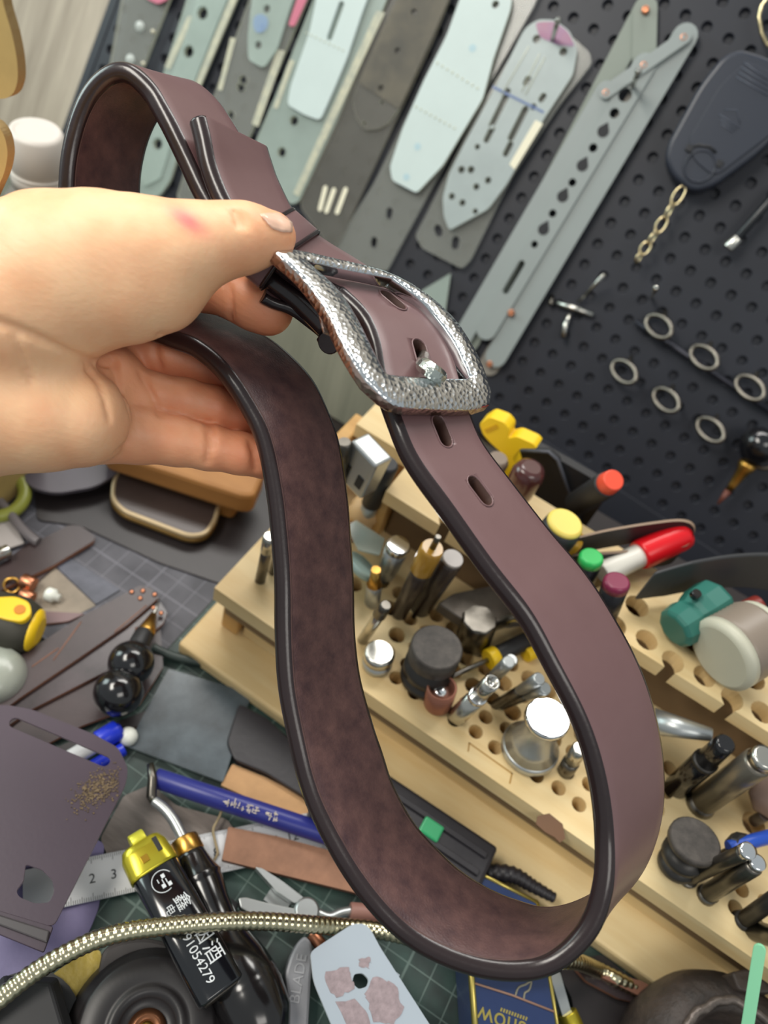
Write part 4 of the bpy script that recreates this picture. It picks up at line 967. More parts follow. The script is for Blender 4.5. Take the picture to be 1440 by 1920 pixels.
for k in range(1, 14):
    text('numeral', str(k), o_ + rx*((k-2)*step) - ry*.0022 + UPZ*.00012, rx, ry, .0062, INK, t, align='CENTER')
# blue pen with pale print
t = thing('pen', 'blue pen with pale worn lettering lying across the bench', 'pen', P(440, 1510, 0))
a, b = P(290, 1458, .0145), P(640, 1573, .0145)
m = M(); lathe(m, a, b, [(0,.0042),(.01,.0050),(.5,.0052),(.98,.0052),(1,.0040)], 24); m.build('barrel', mat('blue_barrel', '#2b3180', rough=.35), t)
ax = U(b-a); sd = U(np.cross(UPZ, ax))
random.seed(9); m = M()
for k in range(8):
    if k == 5: continue
    base_ = P(421, 1500, .0200)*(1) + ax*(k*.0037)
    for j in range(6):
        u, v, hz = random.uniform(0, .0028), random.uniform(-.0016, .0016), random.random() < .5
        box(m, base_ + ax*u + sd*v, (.0009 if hz else .00018), (.00018 if hz else .0011), .00006, ax, sd, UPZ)
m.build('worn_print', mat('pen_print', '#d9cdb8', rough=.5), t, kind='stuff')
# blue capped marker seen through the plate slot
t = thing('marker', 'white marker with a blue cap below the leather strips', 'pen', P(190, 1380, 0))
a, b = P(120, 1430, .011), P(222, 1368, .011); k_ = (b - a)
m = M(); cyl(m, a, a + k_*.62, .0046); m.build('barrel', mat('white_gloss', '#dfe0e2', rough=.2, coat=.5), t)
m = M(); cyl(m, a + k_*.62, b, .0056); m.build('cap', mat('cap_blue', '#1f35c4', rough=.3), t)
m = M(); lathe(m, b, b + k_*.05, [(0,.004),(1,.003)], 14); m.build('cap_end', mat('cap_blue', ''), t)
m = M(); q = P(240, 1381, .008); lathe(m, q - UPZ*.005, q + UPZ*.005, [((1-math.cos(k*math.pi/10))/2, .0050*math.sin(k*math.pi/10)+.0001) for k in range(11)], 18, cap=False); m.build('white_bead', mat('white_plastic', ''), label='small round white bead beside the blue marker cap', cat='bead')
m = M(); a, b = P(170, 1440, .0075), P(232, 1404, .0075); cyl(m, a, b, .0036); m.build('blue_refill', mat('cap_blue', ''), label='thin blue plastic tube just below the blue-capped marker', cat='pen')
# lilac leather sheet
dpl('lilac_sheet', [(196,1580),(186,1700),(165,1752),(112,1802),(60,1852),(0,1882),(-60,1895),(-60,1550),(100,1545)], .0045, .0018, mat('lilac', '#7a7299', rough=.55, var=.12, vscale=90, bump=.3, bscale=700, bdist=.0002), .003, label='lilac suede sheet under the purple-brown slotted plate', cat='sheet')
# slotted purple-brown metal plate
t = thing('slotted_plate', 'purple-brown metal bracket plate with long slot and dust at the lower left', 'plate', P(80, 1550, 0))
PMT = mat('plate_paint', '#40323f', rough=.42, var=.12, vscale=10, bump=.12, bscale=500, bdist=.0002)
dpl('plate_body', [(-60,1330),(10,1321),(60,1330),(175,1376),(222,1402),(240,1440),(236,1470),(100,1738),(-60,1690)], .0340, .0016, PMT, .003, parent=t, bevel=.0003, edge=mat('plate_edge', '#7d6d76', rough=.4),
    holes=[(28,1355,196,1427,.0026), ([(48,1620),(78,1630),(98,1650),(102,1672),(92,1692),(66,1694),(36,1682),(30,1670),(44,1652)], .0012)])
dpl('bent_lip', [(100,1737),(82,1786),(-60,1728),(-60,1688)], .0336, .0016, PMT, .001, parent=t, bevel=.0004)
m = M(); prism(m, [P(93, 1745, .0350), P(88, 1768, .0350), P(-60, 1712, .0350), P(-60, 1696, .0350)], UPZ, .0016); m.build('lip_fold', mat('lip_grey', '#4a4648', rough=.35), t, bevel=.0006)
m = M(); a = P(60, 1600, .0022); box(m, (a[0]-.02, a[1]-.01, .0178), .012, .012, .0144); m.build('support_block', BLKM, t)
random.seed(2); m = M()
for k in range(700):
    an = random.gauss(0, 1); x = 185 + random.gauss(0, 22); y = 1478 + random.gauss(0, 15) - (x-185)*.45
    if x > 226: continue
    q = P(x, y, .0341); r = random.uniform(.0001, .00042) * (2.2 if k % 60 == 0 else 1); box(m, q + UPZ*r*.4, r, r*.8, r*.5, (math.cos(an), math.sin(an), 0), (-math.sin(an), math.cos(an), 0), UPZ)
m.build('leather_dust', mat('dust', '#8a765a', rough=.9, var=.5, vscale=900, color2='#33261f'), label='small pile of tan leather dust on the purple-brown plate', cat='dust', kind='stuff')
# yellow leather and black round base
dpl('yellow_leather', [(190,1778),(150,1792),(110,1818),(72,1848),(96,1866),(125,1905),(140,1960),(160,1960),(178,1870),(188,1825)], .0100, .0055, mat('yellow_leather', '#a8923a', rough=.5, var=.3, vscale=60, bump=.8, bscale=300, bdist=.0008), .003, label='grainy mustard-yellow leather wedge at the bottom left', cat='leather')
q = P(275, 1930, .022); t = thing('round_base', 'black round tool base with stepped rings at the bottom edge', 'base', (q[0], q[1], 0))
m = M(); lathe(m, (q[0], q[1], .0026), (q[0], q[1], .022), [(0,.0335),(.05,.0345),(.5,.0340),(.80,.0310),(.88,.0290),(.90,.0286),(.95,.0280),(1.,.0268),(1.0,.0180),(.98,.0168),(1.04,.0160),(1.04,.0128),(.85,.0120),(.80,.0085),(.8,.0)], 56, cap=False)
m.build('base_body', mat('base_rubber', '#252223', rough=.40, var=.2, vscale=40), t)
m = M(); lathe(m, (q[0], q[1], .0182), (q[0], q[1], .0215), [(0,.0078),(.3,.0082),(.6,.0060),(.7,.0052),(.4,.0040),(.4,.0012)], 32, cap=False); m.build('bronze_ring', mat('bronze', '#7a5138', rough=.35, metal=.8), t)
m = M(); lathe(m, (q[0], q[1], .0185), (q[0], q[1], .0215), [(0,.0034),(.8,.0032),(1,.0012)], 20); m.build('screw', BRASS, t)
dpl('housing', [(192,1778),(225,1762),(275,1756),(325,1768),(352,1800),(370,1850),(330,1880),(210,1880),(178,1850)], .0170, .0140, mat('housing_grey', '#45403f', rough=.5, var=.25, vscale=30), .006, parent=t, bevel=.002)
m = M(); prism(m, rounded([P(x, y, .012) for x, y in ((355,1870),(392,1868),(440,1900),(450,1960),(370,1960))], .003), UPZ, .0095); o = m.build('embossed_arm', mat('arm_grey', '#4b484a', rough=.45), t, bevel=.001)
text('embossed_zeros', '00', P(395, 1885, .0121), P(420, 1930, .012) - P(395, 1885, .012), P(440, 1880, .012) - P(400, 1900, .012), .013, mat('arm_emboss', '#6b686a', rough=.4), t, ext=.0003)
q = P(38, 1935, .016); t = thing('hex_nut', 'black hexagonal plastic knob at the bottom left corner', 'knob', (q[0], q[1], 0))
m = M(); lathe(m, (q[0], q[1], .0135), (q[0], q[1], .030), [(0,.0215),(.7,.0215),(1,.0180)], 6, smooth=False); m.build('knob_top', BLKM, t, bevel=.0012)
m = M(); lathe(m, (q[0], q[1], .0026), (q[0], q[1], .0135), [(0,.023),(1,.023)], 32); m.build('knob_base', BLKM, t)
# lighter
t = thing('lighter', 'black disposable lighter with white lettering and a yellow metal hood', 'lighter', P(340, 1730, 0))
a, b = P(284, 1622, .0300), P(416, 1862, .0300); ax = U(b-a); sd = U(np.cross(UPZ, ax))
def oval(a, b, prof, mi=0, m=None, k=1.):
    n = 36; vs = []; fs = []
    for f, s_ in prof:
        for i in range(n):
            th = 2*math.pi*i/n; c_, s2 = math.cos(th), math.sin(th); e = .62
            vs.append(a + (b-a)*f + sd*(.0108*s_*math.copysign(abs(c_)**e, c_)) + UPZ*(.0062*s_*math.copysign(abs(s2)**e, s2)))
    for j in range(len(prof)-1):
        for i in range(n): fs.append((j*n+i, j*n+(i+1) % n, (j+1)*n+(i+1) % n, (j+1)*n+i))
    fs.append(tuple(range(n))); fs.append(tuple((len(prof)-1)*n+i for i in range(n))); m.add(vs, fs, mi, [True]*(len(fs)-2)+[False]*2); return m
m = M(); oval(a, b, [(0,.92),(.01,1),(.985,1),(1,.93)], m=m); m.build('lighter_body', mat('lighter_black', '#0d0f14', rough=.12, coat=.8), t)
m = M(); oval(b - ax*.0002, b + ax*.0008, [(0,.80),(1,.76)], m=m); m.build('base_recess', mat('base_rim', '#3b3630', rough=.3), t)
a2 = a - ax*.0115
m = M(); oval(a2, a + ax*.0035, [(0,.70),(.06,.85),(.3,1.0),(.9,1.05),(1,1.04)], m=m)
hood = m.build('metal_hood', mat('hood_yellow', '#c9bd3a', rough=.25, metal=.7), t)
m = M(); cyl(m, a2 + sd*.0035 - UPZ*.000 - ax*.001, a2 - sd*.0035 - ax*.001, .0045, seg=24); m.build('spark_wheel', mat('wheel', '#e0db4a', rough=.3, metal=.4), t)
m = M(); box(m, a2 + ax*.006 + sd*.0055 + UPZ*.0063, .0034, .0011, .0004, ax, sd, UPZ); m.build('hood_slot', BLKM, t)
m = M(); box(m, a2 + ax*.009 - sd*.002 + UPZ*.0066, .0016, .0016, .0004, ax, sd, UPZ); m.build('hood_stamp', mat('stamp_amber', '#b08a2a', rough=.3, metal=.6), t)
WH = mat('white_print', '#dfe3e6', rough=.5)
lt = a + UPZ*.00632
xd_ = ax; yd_ = -sd if proj(lt - sd*.01)[0] > proj(lt + sd*.01)[0] else sd
Lb = np.linalg.norm(b - a)
text('printing', '3991054279', lt + ax*Lb*.470 - yd_*.0042, xd_, yd_, .0056, WH, t)
text('printing', '\u946b', lt + ax*Lb*.300 + yd_*.0005, xd_, yd_, .0074, WH, t)
text('printing', '\u7535', lt + ax*Lb*.325 - yd_*.0046, xd_, yd_, .0046, WH, t)
text('printing', '\u70df', lt + ax*Lb*.540 + yd_*.0012, xd_, yd_, .0086, WH, t)
text('printing', '\u9152', lt + ax*Lb*.690 + yd_*.0012, xd_, yd_, .0086, WH, t)
ec = lt + ax*Lb*.165 + yd_*.0
m = M(); tube(m, circ(ec, UPZ, .0048, 28)[:22], .00022, 5); m.build('round_emblem', WH, t)
for k, (u, v) in enumerate(((-.002,.001),(.0005,.0015),(.002,-.0005),(-.001,-.0018),(.0025,.0022),(0,0))):
    m = M(); box(m, ec + ax*u + yd_*v, .0009, .0002 if k % 2 else .0008, .0001, ax, yd_, UPZ); m.build('emblem_stroke', WH, t)
# edge-bevelling tool
t = thing('edge_tool', 'leather edging tool with turned black handle, brass ferrule and bent steel shaft', 'tool', P(430, 1750, 0))
a, b = P(354, 1596, .0185), P(508, 1965, .0185)
m = M(); lathe(m, a, b, [(0,.0070),(.04,.0074),(.10,.0086),(.145,.0100),(.155,.0105),(.175,.0096),(.19,.0099),(.30,.0088),(.42,.0088),(.5,.0112),(.60,.0142),(.70,.0158),(.71,.0156),(.72,.0159),(.735,.0157),(.75,.0159),(.88,.0148),(.96,.0110),(1,.006)], 36); m.build('handle', mat('ebonite', '#151314', rough=.18, coat=.5), t)
m = M(); cyl(m, P(344, 1572, .0185), a + (b-a)*.02, .0068, .0074, 28); m.build('ferrule', BRASS, t)
m = M(); tube(m, cr([P(345, 1576, .0185), P(325, 1538, .0185), P(307, 1516, .018), P(289, 1502, .017)], 6), np.linspace(.0028, .0026, 19).tolist(), 12); m.build('shaft', STEEL2, t)
m = M(); tube(m, [P(289, 1502, .017), P(284, 1493, .0175), P(286, 1460, .019), P(282, 1432, .020)], [.0022, .0026, .0024, .0018], 12); m.build('blade_tip', STEELD, t)
m = M(); box(m, P(400, 1700, .0024) + [0, 0, .0036], .01, .006, .0034); m.build('support_pad', BLKM, t)
# thread
m = M(); tube(m, cr([P(x, y, z) for x, y, z in ((418,1508,.012),(412,1530,.010),(400,1555,.010),(404,1580,.009),(408,1600,.009),(400,1618,.009),(412,1632,.009))], 5), .0007, 6); m.build('thread', mat('thread', '#9a8a6c', rough=.9), label='loose tan thread hanging from the pen over the ruler', cat='thread')
# pliers with brown sleeve
t = thing('pliers', 'open grey steel pliers with a brown-sleeved wire handle beside the gooseneck', 'pliers', P(540, 1700, 0))
dpl('jaw', [(478,1625),(492,1628),(530,1652),(570,1683),(553,1694),(520,1672)], .0125, .0050, STEEL2, .001, parent=t, bevel=.001)
dpl('jaw', [(447,1683),(462,1682),(500,1692),(548,1702),(600,1712),(597,1727),(520,1722),(470,1712),(451,1702)], .0125, .0060, STEEL2, .001, parent=t, bevel=.001)
m = M(); q = P(575, 1708, .0128); lathe(m, q - UPZ*.002, q + UPZ*.0018, [(0,.0062),(.7,.0062),(1,.0050)], 24); m.build('pivot', STEEL2, t)
m = M(); tube(m, cr([P(595, 1712, .011), P(618, 1720, .011), P(640, 1712, .011), P(662, 1708, .011)], 5), .0024, 10); m.build('wire_handle', STEEL2, t)
m = M(); cyl(m, P(656, 1710, .011), P(730, 1716, .011), .0045); m.build('sleeve', mat('sleeve', '#8a6258', rough=.5), t)
m = M(); box(m, P(520, 1690, .0024) + [0, 0, .0022], .006, .004, .0018); m.build('stop_pin', STEEL2, t)
# pliers with embossed handle
t = thing('pliers', 'grey cast metal handle with raised letters at the bottom edge', 'pliers', P(560, 1850, 0))
dpl('handle', [(572,1753),(584,1764),(588,1790),(584,1830),(582,1870),(577,1960),(530,1960),(540,1870),(534,1825),(545,1790),(558,1765)], .0140, .0110, mat('cast_metal', '#94959a', rough=.5, metal=.4, bump=.4, bscale=500, bdist=.0002), .002, parent=t, bevel=.0014)
text('raised_letters', 'BLADE', P(560, 1884, .0142), P(572, 1800, .014) - P(558, 1884, .014), P(540, 1850, .014) - P(575, 1850, .014), .0068, mat('cast_letter', '#b3b4b8', rough=.4, metal=.4), t, ext=.0003)
m = M(); tube(m, cr([P(584, 1750, .011), P(598, 1768, .011), P(612, 1790, .010), P(622, 1830, .009)], 5), .0032, 10); m.build('rod', COP, t)
# clear plastic tab
t = thing('plastic_tab', 'cloudy plastic hang tab with square hole and brown glue residue', 'tab', P(690, 1830, 0))
dpl('tab_body', [(582,1786),(594,1776),(652,1738),(664,1732),(684,1732),(696,1744),(712,1775),(850,1990),(650,1990),(588,1840)], .0300, .0016, mat('cloudy', '#b4bfca', rough=.3, alpha=.86, coat=.4), .003, parent=t, edge=mat('cloudy_edge', '#d3dadf', rough=.2), holes=[([(664,1826),(680,1824),(692,1836),(688,1850),(672,1855),(660,1842)], .0012)])
GL = mat('glue_residue', '#9a8a8e', rough=.6, var=.3, vscale=300)
random.seed(5)
for k, pts in enumerate(([(610,1820),(650,1812),(660,1830),(664,1856),(632,1868),(612,1850)], [(675,1798),(690,1796),(697,1805),(690,1814),(676,1812)], [(700,1830),(725,1838),(745,1850),(756,1890),(740,1920),(700,1915),(690,1880),(684,1862)], [(630,1878),(668,1872),(690,1900),(700,1960),(665,1960)])):
    jit = [(x + random.uniform(-3, 3), y + random.uniform(-3, 3)) for x, y in [((1-f)*pts[i][0] + f*pts[(i+1) % len(pts)][0], (1-f)*pts[i][1] + f*pts[(i+1) % len(pts)][1]) for i in range(len(pts)) for f in (0, .25, .5, .75)]]
    dpl('glue_patch', jit, .0302, .0002, GL, 0, parent=t)
m = M(); box(m, P(700, 1860, .0024) + [.0, 0, .0130], .004, .006, .0128); m.build('spacer', mat('cloudy', ''), t)
# gooseneck
gp = [(-60,1925,.034),(0,1873,.036),(60,1826,.038),(120,1790,.040),(180,1762,.041),(240,1746,.042),(300,1738,.042),(370,1731,.042),(440,1727,.042),(510,1728,.038),(580,1733,.032),(640,1738,.024),(700,1743,.022),(780,1760,.028),(860,1785,.034),(960,1800,.035),(1040,1800,.034),(1080,1803,.026),(1120,1818,.010),(1160,1838,.010),(1200,1860,.008)]
pts = cr([P(*g_) for g_ in gp], 60); d_ = np.cumsum([0]+[np.linalg.norm(pts[i+1]-pts[i]) for i in range(len(pts)-1)]); tt = np.arange(0, d_[-1], .00055)
A_ = np.array(pts); pp = np.stack([np.interp(tt, d_, A_[:, i]) for i in range(3)], 1)
m = M(); tube(m, list(pp), (.0036 + .00042*np.abs(np.sin(tt*math.pi/.0030))).tolist(), 12); m.build('gooseneck', mat('goose_metal', '#c9c2a2', rough=.22, metal=1.), label='flexible silvery spiral metal lamp neck curving across the foreground', cat='lamp neck')
# ---- bottom right
t = thing('cigarette_box', 'dark blue box with gold edges and gold lettering at the bottom', 'box', P(960, 1800, 0))
tb = [(868,1622),(1008,1692),(1056,1990),(896,1990)]
BLU = mat('box_blue', '#22345f', rough=.25, coat=.4, var=.15, vscale=30); GOLD = mat('gold_foil', '#cbb866', rough=.3, metal=.9)
dpl('box_body', tb, .0265, .0236, BLU, 0, parent=t, bevel=.0006)
cs = [P(x, y, .0265) for x, y in tb]
for i, j in ((0, 1), (1, 2), (3, 0)):
    m = M(); tube(m, [cs[i], cs[j]], .0010 if i != 3 else .0016, 6); m.build('gold_edge', GOLD, t)
m = M(); d0 = np.array([0, 0, -.0225]); tube(m, [cs[0] + d0*.0, cs[0] + d0], .0008, 6); m.build('gold_edge', GOLD, t)
m = M(); tube(m, [P(885, 1842, .0268), P(960, 1866, .0268), P(1042, 1898, .0268)], .0005, 6); m.build('string', mat('string', '#9c7a68', rough=.8), t)
xr_ = P(920, 1905, .0267) - P(975, 1925, .0267)
text('gold_lettering', 'snow', P(988, 1918, .0267), xr_, P(950, 1960, .0267) - P(955, 1900, .0267), .0110, GOLD, t)
m = M()
for k in range(10): box(m, P(940 + k*5.2, 1893 + k*1.9, .0266), .0004, .0008, .00005)
m.build('small_print', GOLD, t, kind='stuff')
m = M(); tube(m, cr([P(x, y, .0266) for x, y in ((966,1868),(972,1852),(985,1846),(996,1840),(992,1856),(984,1862),(982,1874))], 4), .0005, 5); m.build('gold_emblem', mat('emblem', '#8e8a78', rough=.5), t)
t = thing('scalpel', 'flat steel blade set in a brass handle right of the blue box', 'knife', P(1060, 1870, 0))
dpl('blade', [(1032,1830),(1050,1822),(1072,1900),(1056,1908)], .0125, .0016, STEEL2, .0006, parent=t)
m = M(); cyl(m, P(1062, 1898, .0115), P(1090, 1960, .0085), .0052); m.build('brass_handle', mat('brass_yellow', '#c6b43c', rough=.3, metal=.8), t)
dpl('leather_scrap', [(1060,1800),(1130,1790),(1180,1830),(1250,1890),(1300,1990),(1090,1990),(1072,1870),(1050,1830)], .0060, .0030, LDK, .002, label='black leather sheet between the blade and the iron ring', cat='leather')
dpl('leather_scrap', [(1078,1815),(1095,1812),(1180,1850),(1215,1885),(1160,1872),(1100,1840)], .0090, .0026, LDB, .001, label='brown leather strip with pale edge beside the blade', cat='leather', edge=LCUT)
dpl('leather_scrap', [(1128,1832),(1150,1826),(1200,1838),(1240,1858),(1225,1880),(1180,1858)], .0125, .0030, mat('leather_rust', '#8a5f4c', rough=.6), .001, label='rust-coloured leather offcut touching the iron ring', cat='leather')
q = P(1400, 2022, .045); IR = mat('cast_iron', '#2b2725', rough=.55, var=.4, vscale=70, color2='#4a3f39', bump=.8, bscale=220, bdist=.0012)
t = thing('iron_ring', 'heavy dark cast-iron ring with a rough rim at the lower right corner', 'ring', (q[0], q[1], 0))
m = M(); lathe(m, (q[0], q[1], .0062), (q[0], q[1], .045), [(0,.043),(.05,.0455),(.45,.0465),(.72,.0445),(.90,.0390),(.95,.0345),(.97,.0318),(.92,.0270),(.85,.0258),(.2,.0250),(.2,.0)], 56, cap=False); m.build('ring_body', IR, t)
m = M(); tube(m, [np.array([q[0], q[1], .0435]) + np.array([math.cos(a_), math.sin(a_), 0])*(.0300 + .0006*math.sin(7*a_) + .0004*math.sin(17*a_)) for a_ in np.linspace(0, 2*math.pi, 90)[:-1]], .0022, 8, closed=True); m.build('worn_rim', mat('worn_rim', '#6f6660', rough=.4, metal=.5, var=.5, vscale=120, bump=.8, bscale=300, bdist=.0008), t)
m = M(); prism(m, rounded([P(x, y, .0475) for x, y in ((1372,1822),(1400,1816),(1450,1830),(1460,1860),(1420,1862),(1385,1856))], .002), UPZ, .012); m.build('chipped_lug', IR, t, bevel=.001)
a, b = P(1424, 1782, .085), P(1392, 1985, .050); ax = U(b-a); nn_ = U(CAMP - a); nn_ = U(nn_ - ax*ax.dot(nn_))
m = M(); prism(m, capsule(a, b, .0026, nn_, 8), nn_, .0016); m.build('green_stick', mat('mint', '#8fd8ac', rough=.35), label='mint green plastic stick standing in the iron ring', cat='stick', bevel=.0003)
# upper-left bench odds and ends
dpl('paper_piece', [(-20,955),(12,960),(46,1018),(16,1028),(-20,1020)], .0065, .0012, mat('paper_grey', '#a9a3a0', rough=.5), .001, label='light grey card corner at the left edge', cat='card')
m = M(); tube(m, cr([P(x, y, .009) for x, y in ((-10,930),(18,962),(40,990),(62,1010),(72,1016))], 4), .0030, 10); m.build('grey_tube', mat('tube_grey', '#6d686a', rough=.35), label='short curved grey tube beside the light grey card', cat='tube')
m = M(); cyl(m, P(-30, 1052, .012), P(18, 1032, .012), .0040); m.build('silver_rod', STEEL, label='shiny silver rod end at the left edge', cat='rod')
m = M(); q = P(-6, 935, .006); tube(m, circ(q + UPZ*.006, (.2, -.1, 1), .0165, 32), .0042, 10, closed=True); m.build('tape_roll', mat('lime', '#8f9440', rough=.35), label='olive-yellow ring at the left edge below the hand', cat='ring')
# ================================================================ tools standing in the rack
def vert(bx, by, tx, ty, z0):
    a = P(bx, by, z0); d2 = U(ray(tx, ty)); d1 = UPZ; w = CAMP - a; bb = d1.dot(d2); s_ = (bb*w.dot(d1) - w.dot(d2)) / (1 - bb*bb)
    return a, CAMP + d2*s_
def stick(name, label, cat, bx, by, tx, ty, z0, parts, sink=.0, group=None):
    """parts: (part name, f0, f1, profile [(t,r)], material[, seg])"""
    a, b = vert(bx, by, tx, ty, z0); t = thing(name, label, cat, a, group); ax = b - a; a0 = a - U(ax)*sink; ax = b - a0
    for p in parts:
        m = M(); lathe(m, a0 + ax*p[1], a0 + ax*p[2], p[3], p[5] if len(p) > 5 else 20); m.build(p[0], p[4], t)
    return t, a, b
MIR = mat('mirror', '#f1f3f5', rough=.10, metal=1.)
BRN = mat('brown_dark', '#3a2f2a', rough=.35, coat=.3)
GRY = mat('grey_black', '#3c3a38', rough=.4, metal=.5)
z0, z1 = HT, HU
F = lambda r0, r1=None: [(0, r0), (.96, r1 or r0), (1, (r1 or r0)*.8)]
stick('punch', 'plain steel punch at the left end of the lower shelf beside the belt', 'punch', 488,1088,506,1005, z0, [('shank',0,.7,F(.0030),STEELD),('head',.7,1,F(.0032,.0036),STEEL)], .004)
stick('punch', 'second steel punch half hidden behind the belt at the left shelf end', 'punch', 512,1072,530,1000, z0, [('shank',0,.7,F(.0028),STEELD),('head',.7,1,F(.003,.0034),STEEL)], .004)
stick('setting_punch', 'wide steel punch with a bright mirror-white top', 'punch', 722,1080,748,1020, z0, [('shank',0,.86,[(0,.0042),(.2,.0054),(.6,.0062),(1,.0068)],STEEL2),('polished_top',.86,1,[(0,.0068),(.6,.0068),(1,.0060)],MIR)], .003)
stick('setting_punch', 'short bronze-grey punch just left of the mirror-topped one', 'punch', 698,1130,705,1068, z0, [('shank',0,.6,F(.0044),STEEL2),('head',.6,1,[(0,.0044),(.3,.0030),(1,.0026)],BRASS)], .003)
stick('punch', 'black rod tool with an amber plastic collar and steel pin', 'tool', 748,1150,822,1006, z0, [('rod',0,.60,F(.0046,.0050),BRN),('amber_collar',.60,.88,[(0,.0050),(.1,.0062),(.9,.0062),(1,.0054)],mat('amber_plastic','#b8892e',rough=.25,coat=.5)),('pin',.88,1,F(.0017),STEELD)], .004)
stick('punch', 'dark brown rod tool with a pale round end, right of the amber one', 'tool', 788,1142,850,1046, z0, [('rod',0,.97,F(.0056,.0062),BRN),('end_disc',.97,1,[(0,.0058),(1,.0054)],mat('end_grey','#b5aeaa',rough=.4))], .004)
stick('needle_punch', 'thin shiny steel needle punch standing between two dark rods', 'punch', 770,1128,815,1052, z0, [('shank',0,.9,F(.0014),STEEL),('tip',.9,1,F(.0019,.0016),MIR)], .004)
stick('punch', 'slim steel punch leaning beside the belt above the round knob', 'punch', 680,1200,724,1134, z0, [('shank',0,.75,F(.0030),STEEL),('head',.75,1,F(.0036,.0030),STEELD)], .004)
stick('steel_stud', 'short round steel knob at the front left of the hole field', 'knob', 706,1246,712,1222, z0, [('base',0,.45,[(0,.0078),(.6,.0082),(1,.0060)],STEEL2),('cap',.45,1,[(0,.0066),(.15,.0082),(.8,.0082),(1,.0070)],STEEL)], 0)
stick('ribbed_punch', 'large blackened ribbed cylinder with a worn flat top', 'tool', 797,1272,820,1212, z0, [('body',0,.62,[(0,.0120),(.08,.0138),(.25,.0138),(.3,.0118),(.4,.0118),(.45,.0136),(.75,.0136),(.8,.0116),(1,.0116)],GRY,32),('head',.62,1,[(0,.0116),(.12,.0134),(.92,.0134),(1,.0124)],mat('worn_iron','#4d4742',rough=.6,var=.5,vscale=200),32)], 0)
t, a, b = stick('copper_cup', 'small copper-coloured cup with a silver inside', 'cup', 820,1320,829,1288, z0, [('cup_body',0,1,[(0,.0070),(.1,.0076),(1,.0078),(1,.0064),(.75,.0060),(.75,.0)],mat('dull_copper','#9a6552',rough=.4,metal=.5),28)], 0)
m = M(); q = a + (b-a)*.78; lathe(m, q, q + UPZ*.002, [(0,.0056),(.6,.003),(1,.0008)], 16); m.build('inner_disc', MIR, t)
stick('hole_punch', 'hollow steel hole punch leaning right behind the front edge', 'punch', 856,1344,924,1278, z0, [('shank',0,.62,[(0,.0048),(.05,.0052),(1,.0046)],STEEL),('collar',.6,.66,F(.0050),MIR),('tube',.64,1,[(0,.0042),(1,.0040),(1,.0028),(.8,.0026),(.8,.0)],STEEL)], .003)
# small screwdriver lying on the shelf
t = thing('screwdriver', 'small black screwdriver with yellow collar lying over the holes', 'screwdriver', P(900, 1240, z0))
m = M(); cyl(m, P(848, 1268, z0+.003), P(918, 1236, z0+.006), .0014); m.build('blade', STEELD, t)
m = M(); cyl(m, P(915, 1238, z0+.006), P(931, 1230, z0+.0065), .0062); m.build('yellow_collar', YEL, t)
m = M(); cyl(m, P(930, 1230, z0+.0065), P(1010, 1190, z0+.008), .0050); m.build('handle', BLKM, t)
m = M(); cyl(m, P(985, 1228, z0+.005), P(1004, 1219, z0+.005), .0045); m.build('yellow_band', YEL, t)
# grey flat pliers-like tool and bits at the back
dpl('steel_wedge', [(822,1130),(850,1112),(930,1095),(985,1110),(1000,1160),(960,1165),(870,1163),(850,1150)], z0+.018, .008, mat('dull_steel', '#6e675f', rough=.45, metal=.5, var=.3, vscale=60), .002, label='flat grey steel wedge tool at the back of the lower shelf', cat='tool', bevel=.001)
stick('steel_block', 'squat steel sleeve standing under the flat grey wedge', 'sleeve', 885,1205,900,1160, z0, [('sleeve_body',0,1,[(0,.0088),(.1,.0100),(.9,.0100),(1,.0090)],STEELD,8)], 0)
stick('steel_rod', 'bright steel rod lying against the wedge tool near the belt', 'rod', 905,1180,985,1150, z0, [('rod',0,1,F(.0034),STEEL)], 0)
for k, (bx, by, tx, ty, l) in enumerate(((888,1300,955,1240,'dark steel chisel rod angled beside the hole punch'),(905,1298,960,1236,'flat bright spatula end next to the chisel rod'),(928,1322,1012,1272,'small worn bit in the middle holes, left one'),(942,1322,1024,1290,'small worn bit in the middle holes, right one'))):
    stick('steel_bit', l, 'tool bit', bx, by, tx, ty, z0, [('shank',0,.6,F(.0026),STEELD),('tip',.6,1,F(.0026,.0034),STEEL2)], .003)
# flared spool
stick('spool_punch', 'large flared silver rivet setter with a white mirror top', 'punch', 990,1408,1028,1344, z0, [('flared_base',0,.18,[(0,.0135),(.3,.0150),(.8,.0150),(1,.0142)],STEEL2,36),('waist',.18,.86,[(0,.0142),(.25,.0110),(.6,.0090),(.9,.0088),(1,.0096)],STEEL2,36),('polished_top',.86,1,[(0,.0096),(.25,.0112),(.8,.0112),(1,.0104)],MIR,36)], 0)
stick('punch', 'steel punch just behind the belt at the front right of the hole field', 'punch', 1060,1446,1088,1402, z0, [('shank',0,.5,F(.0044),STEELD),('head',.5,1,F(.0040),STEEL)], .003)
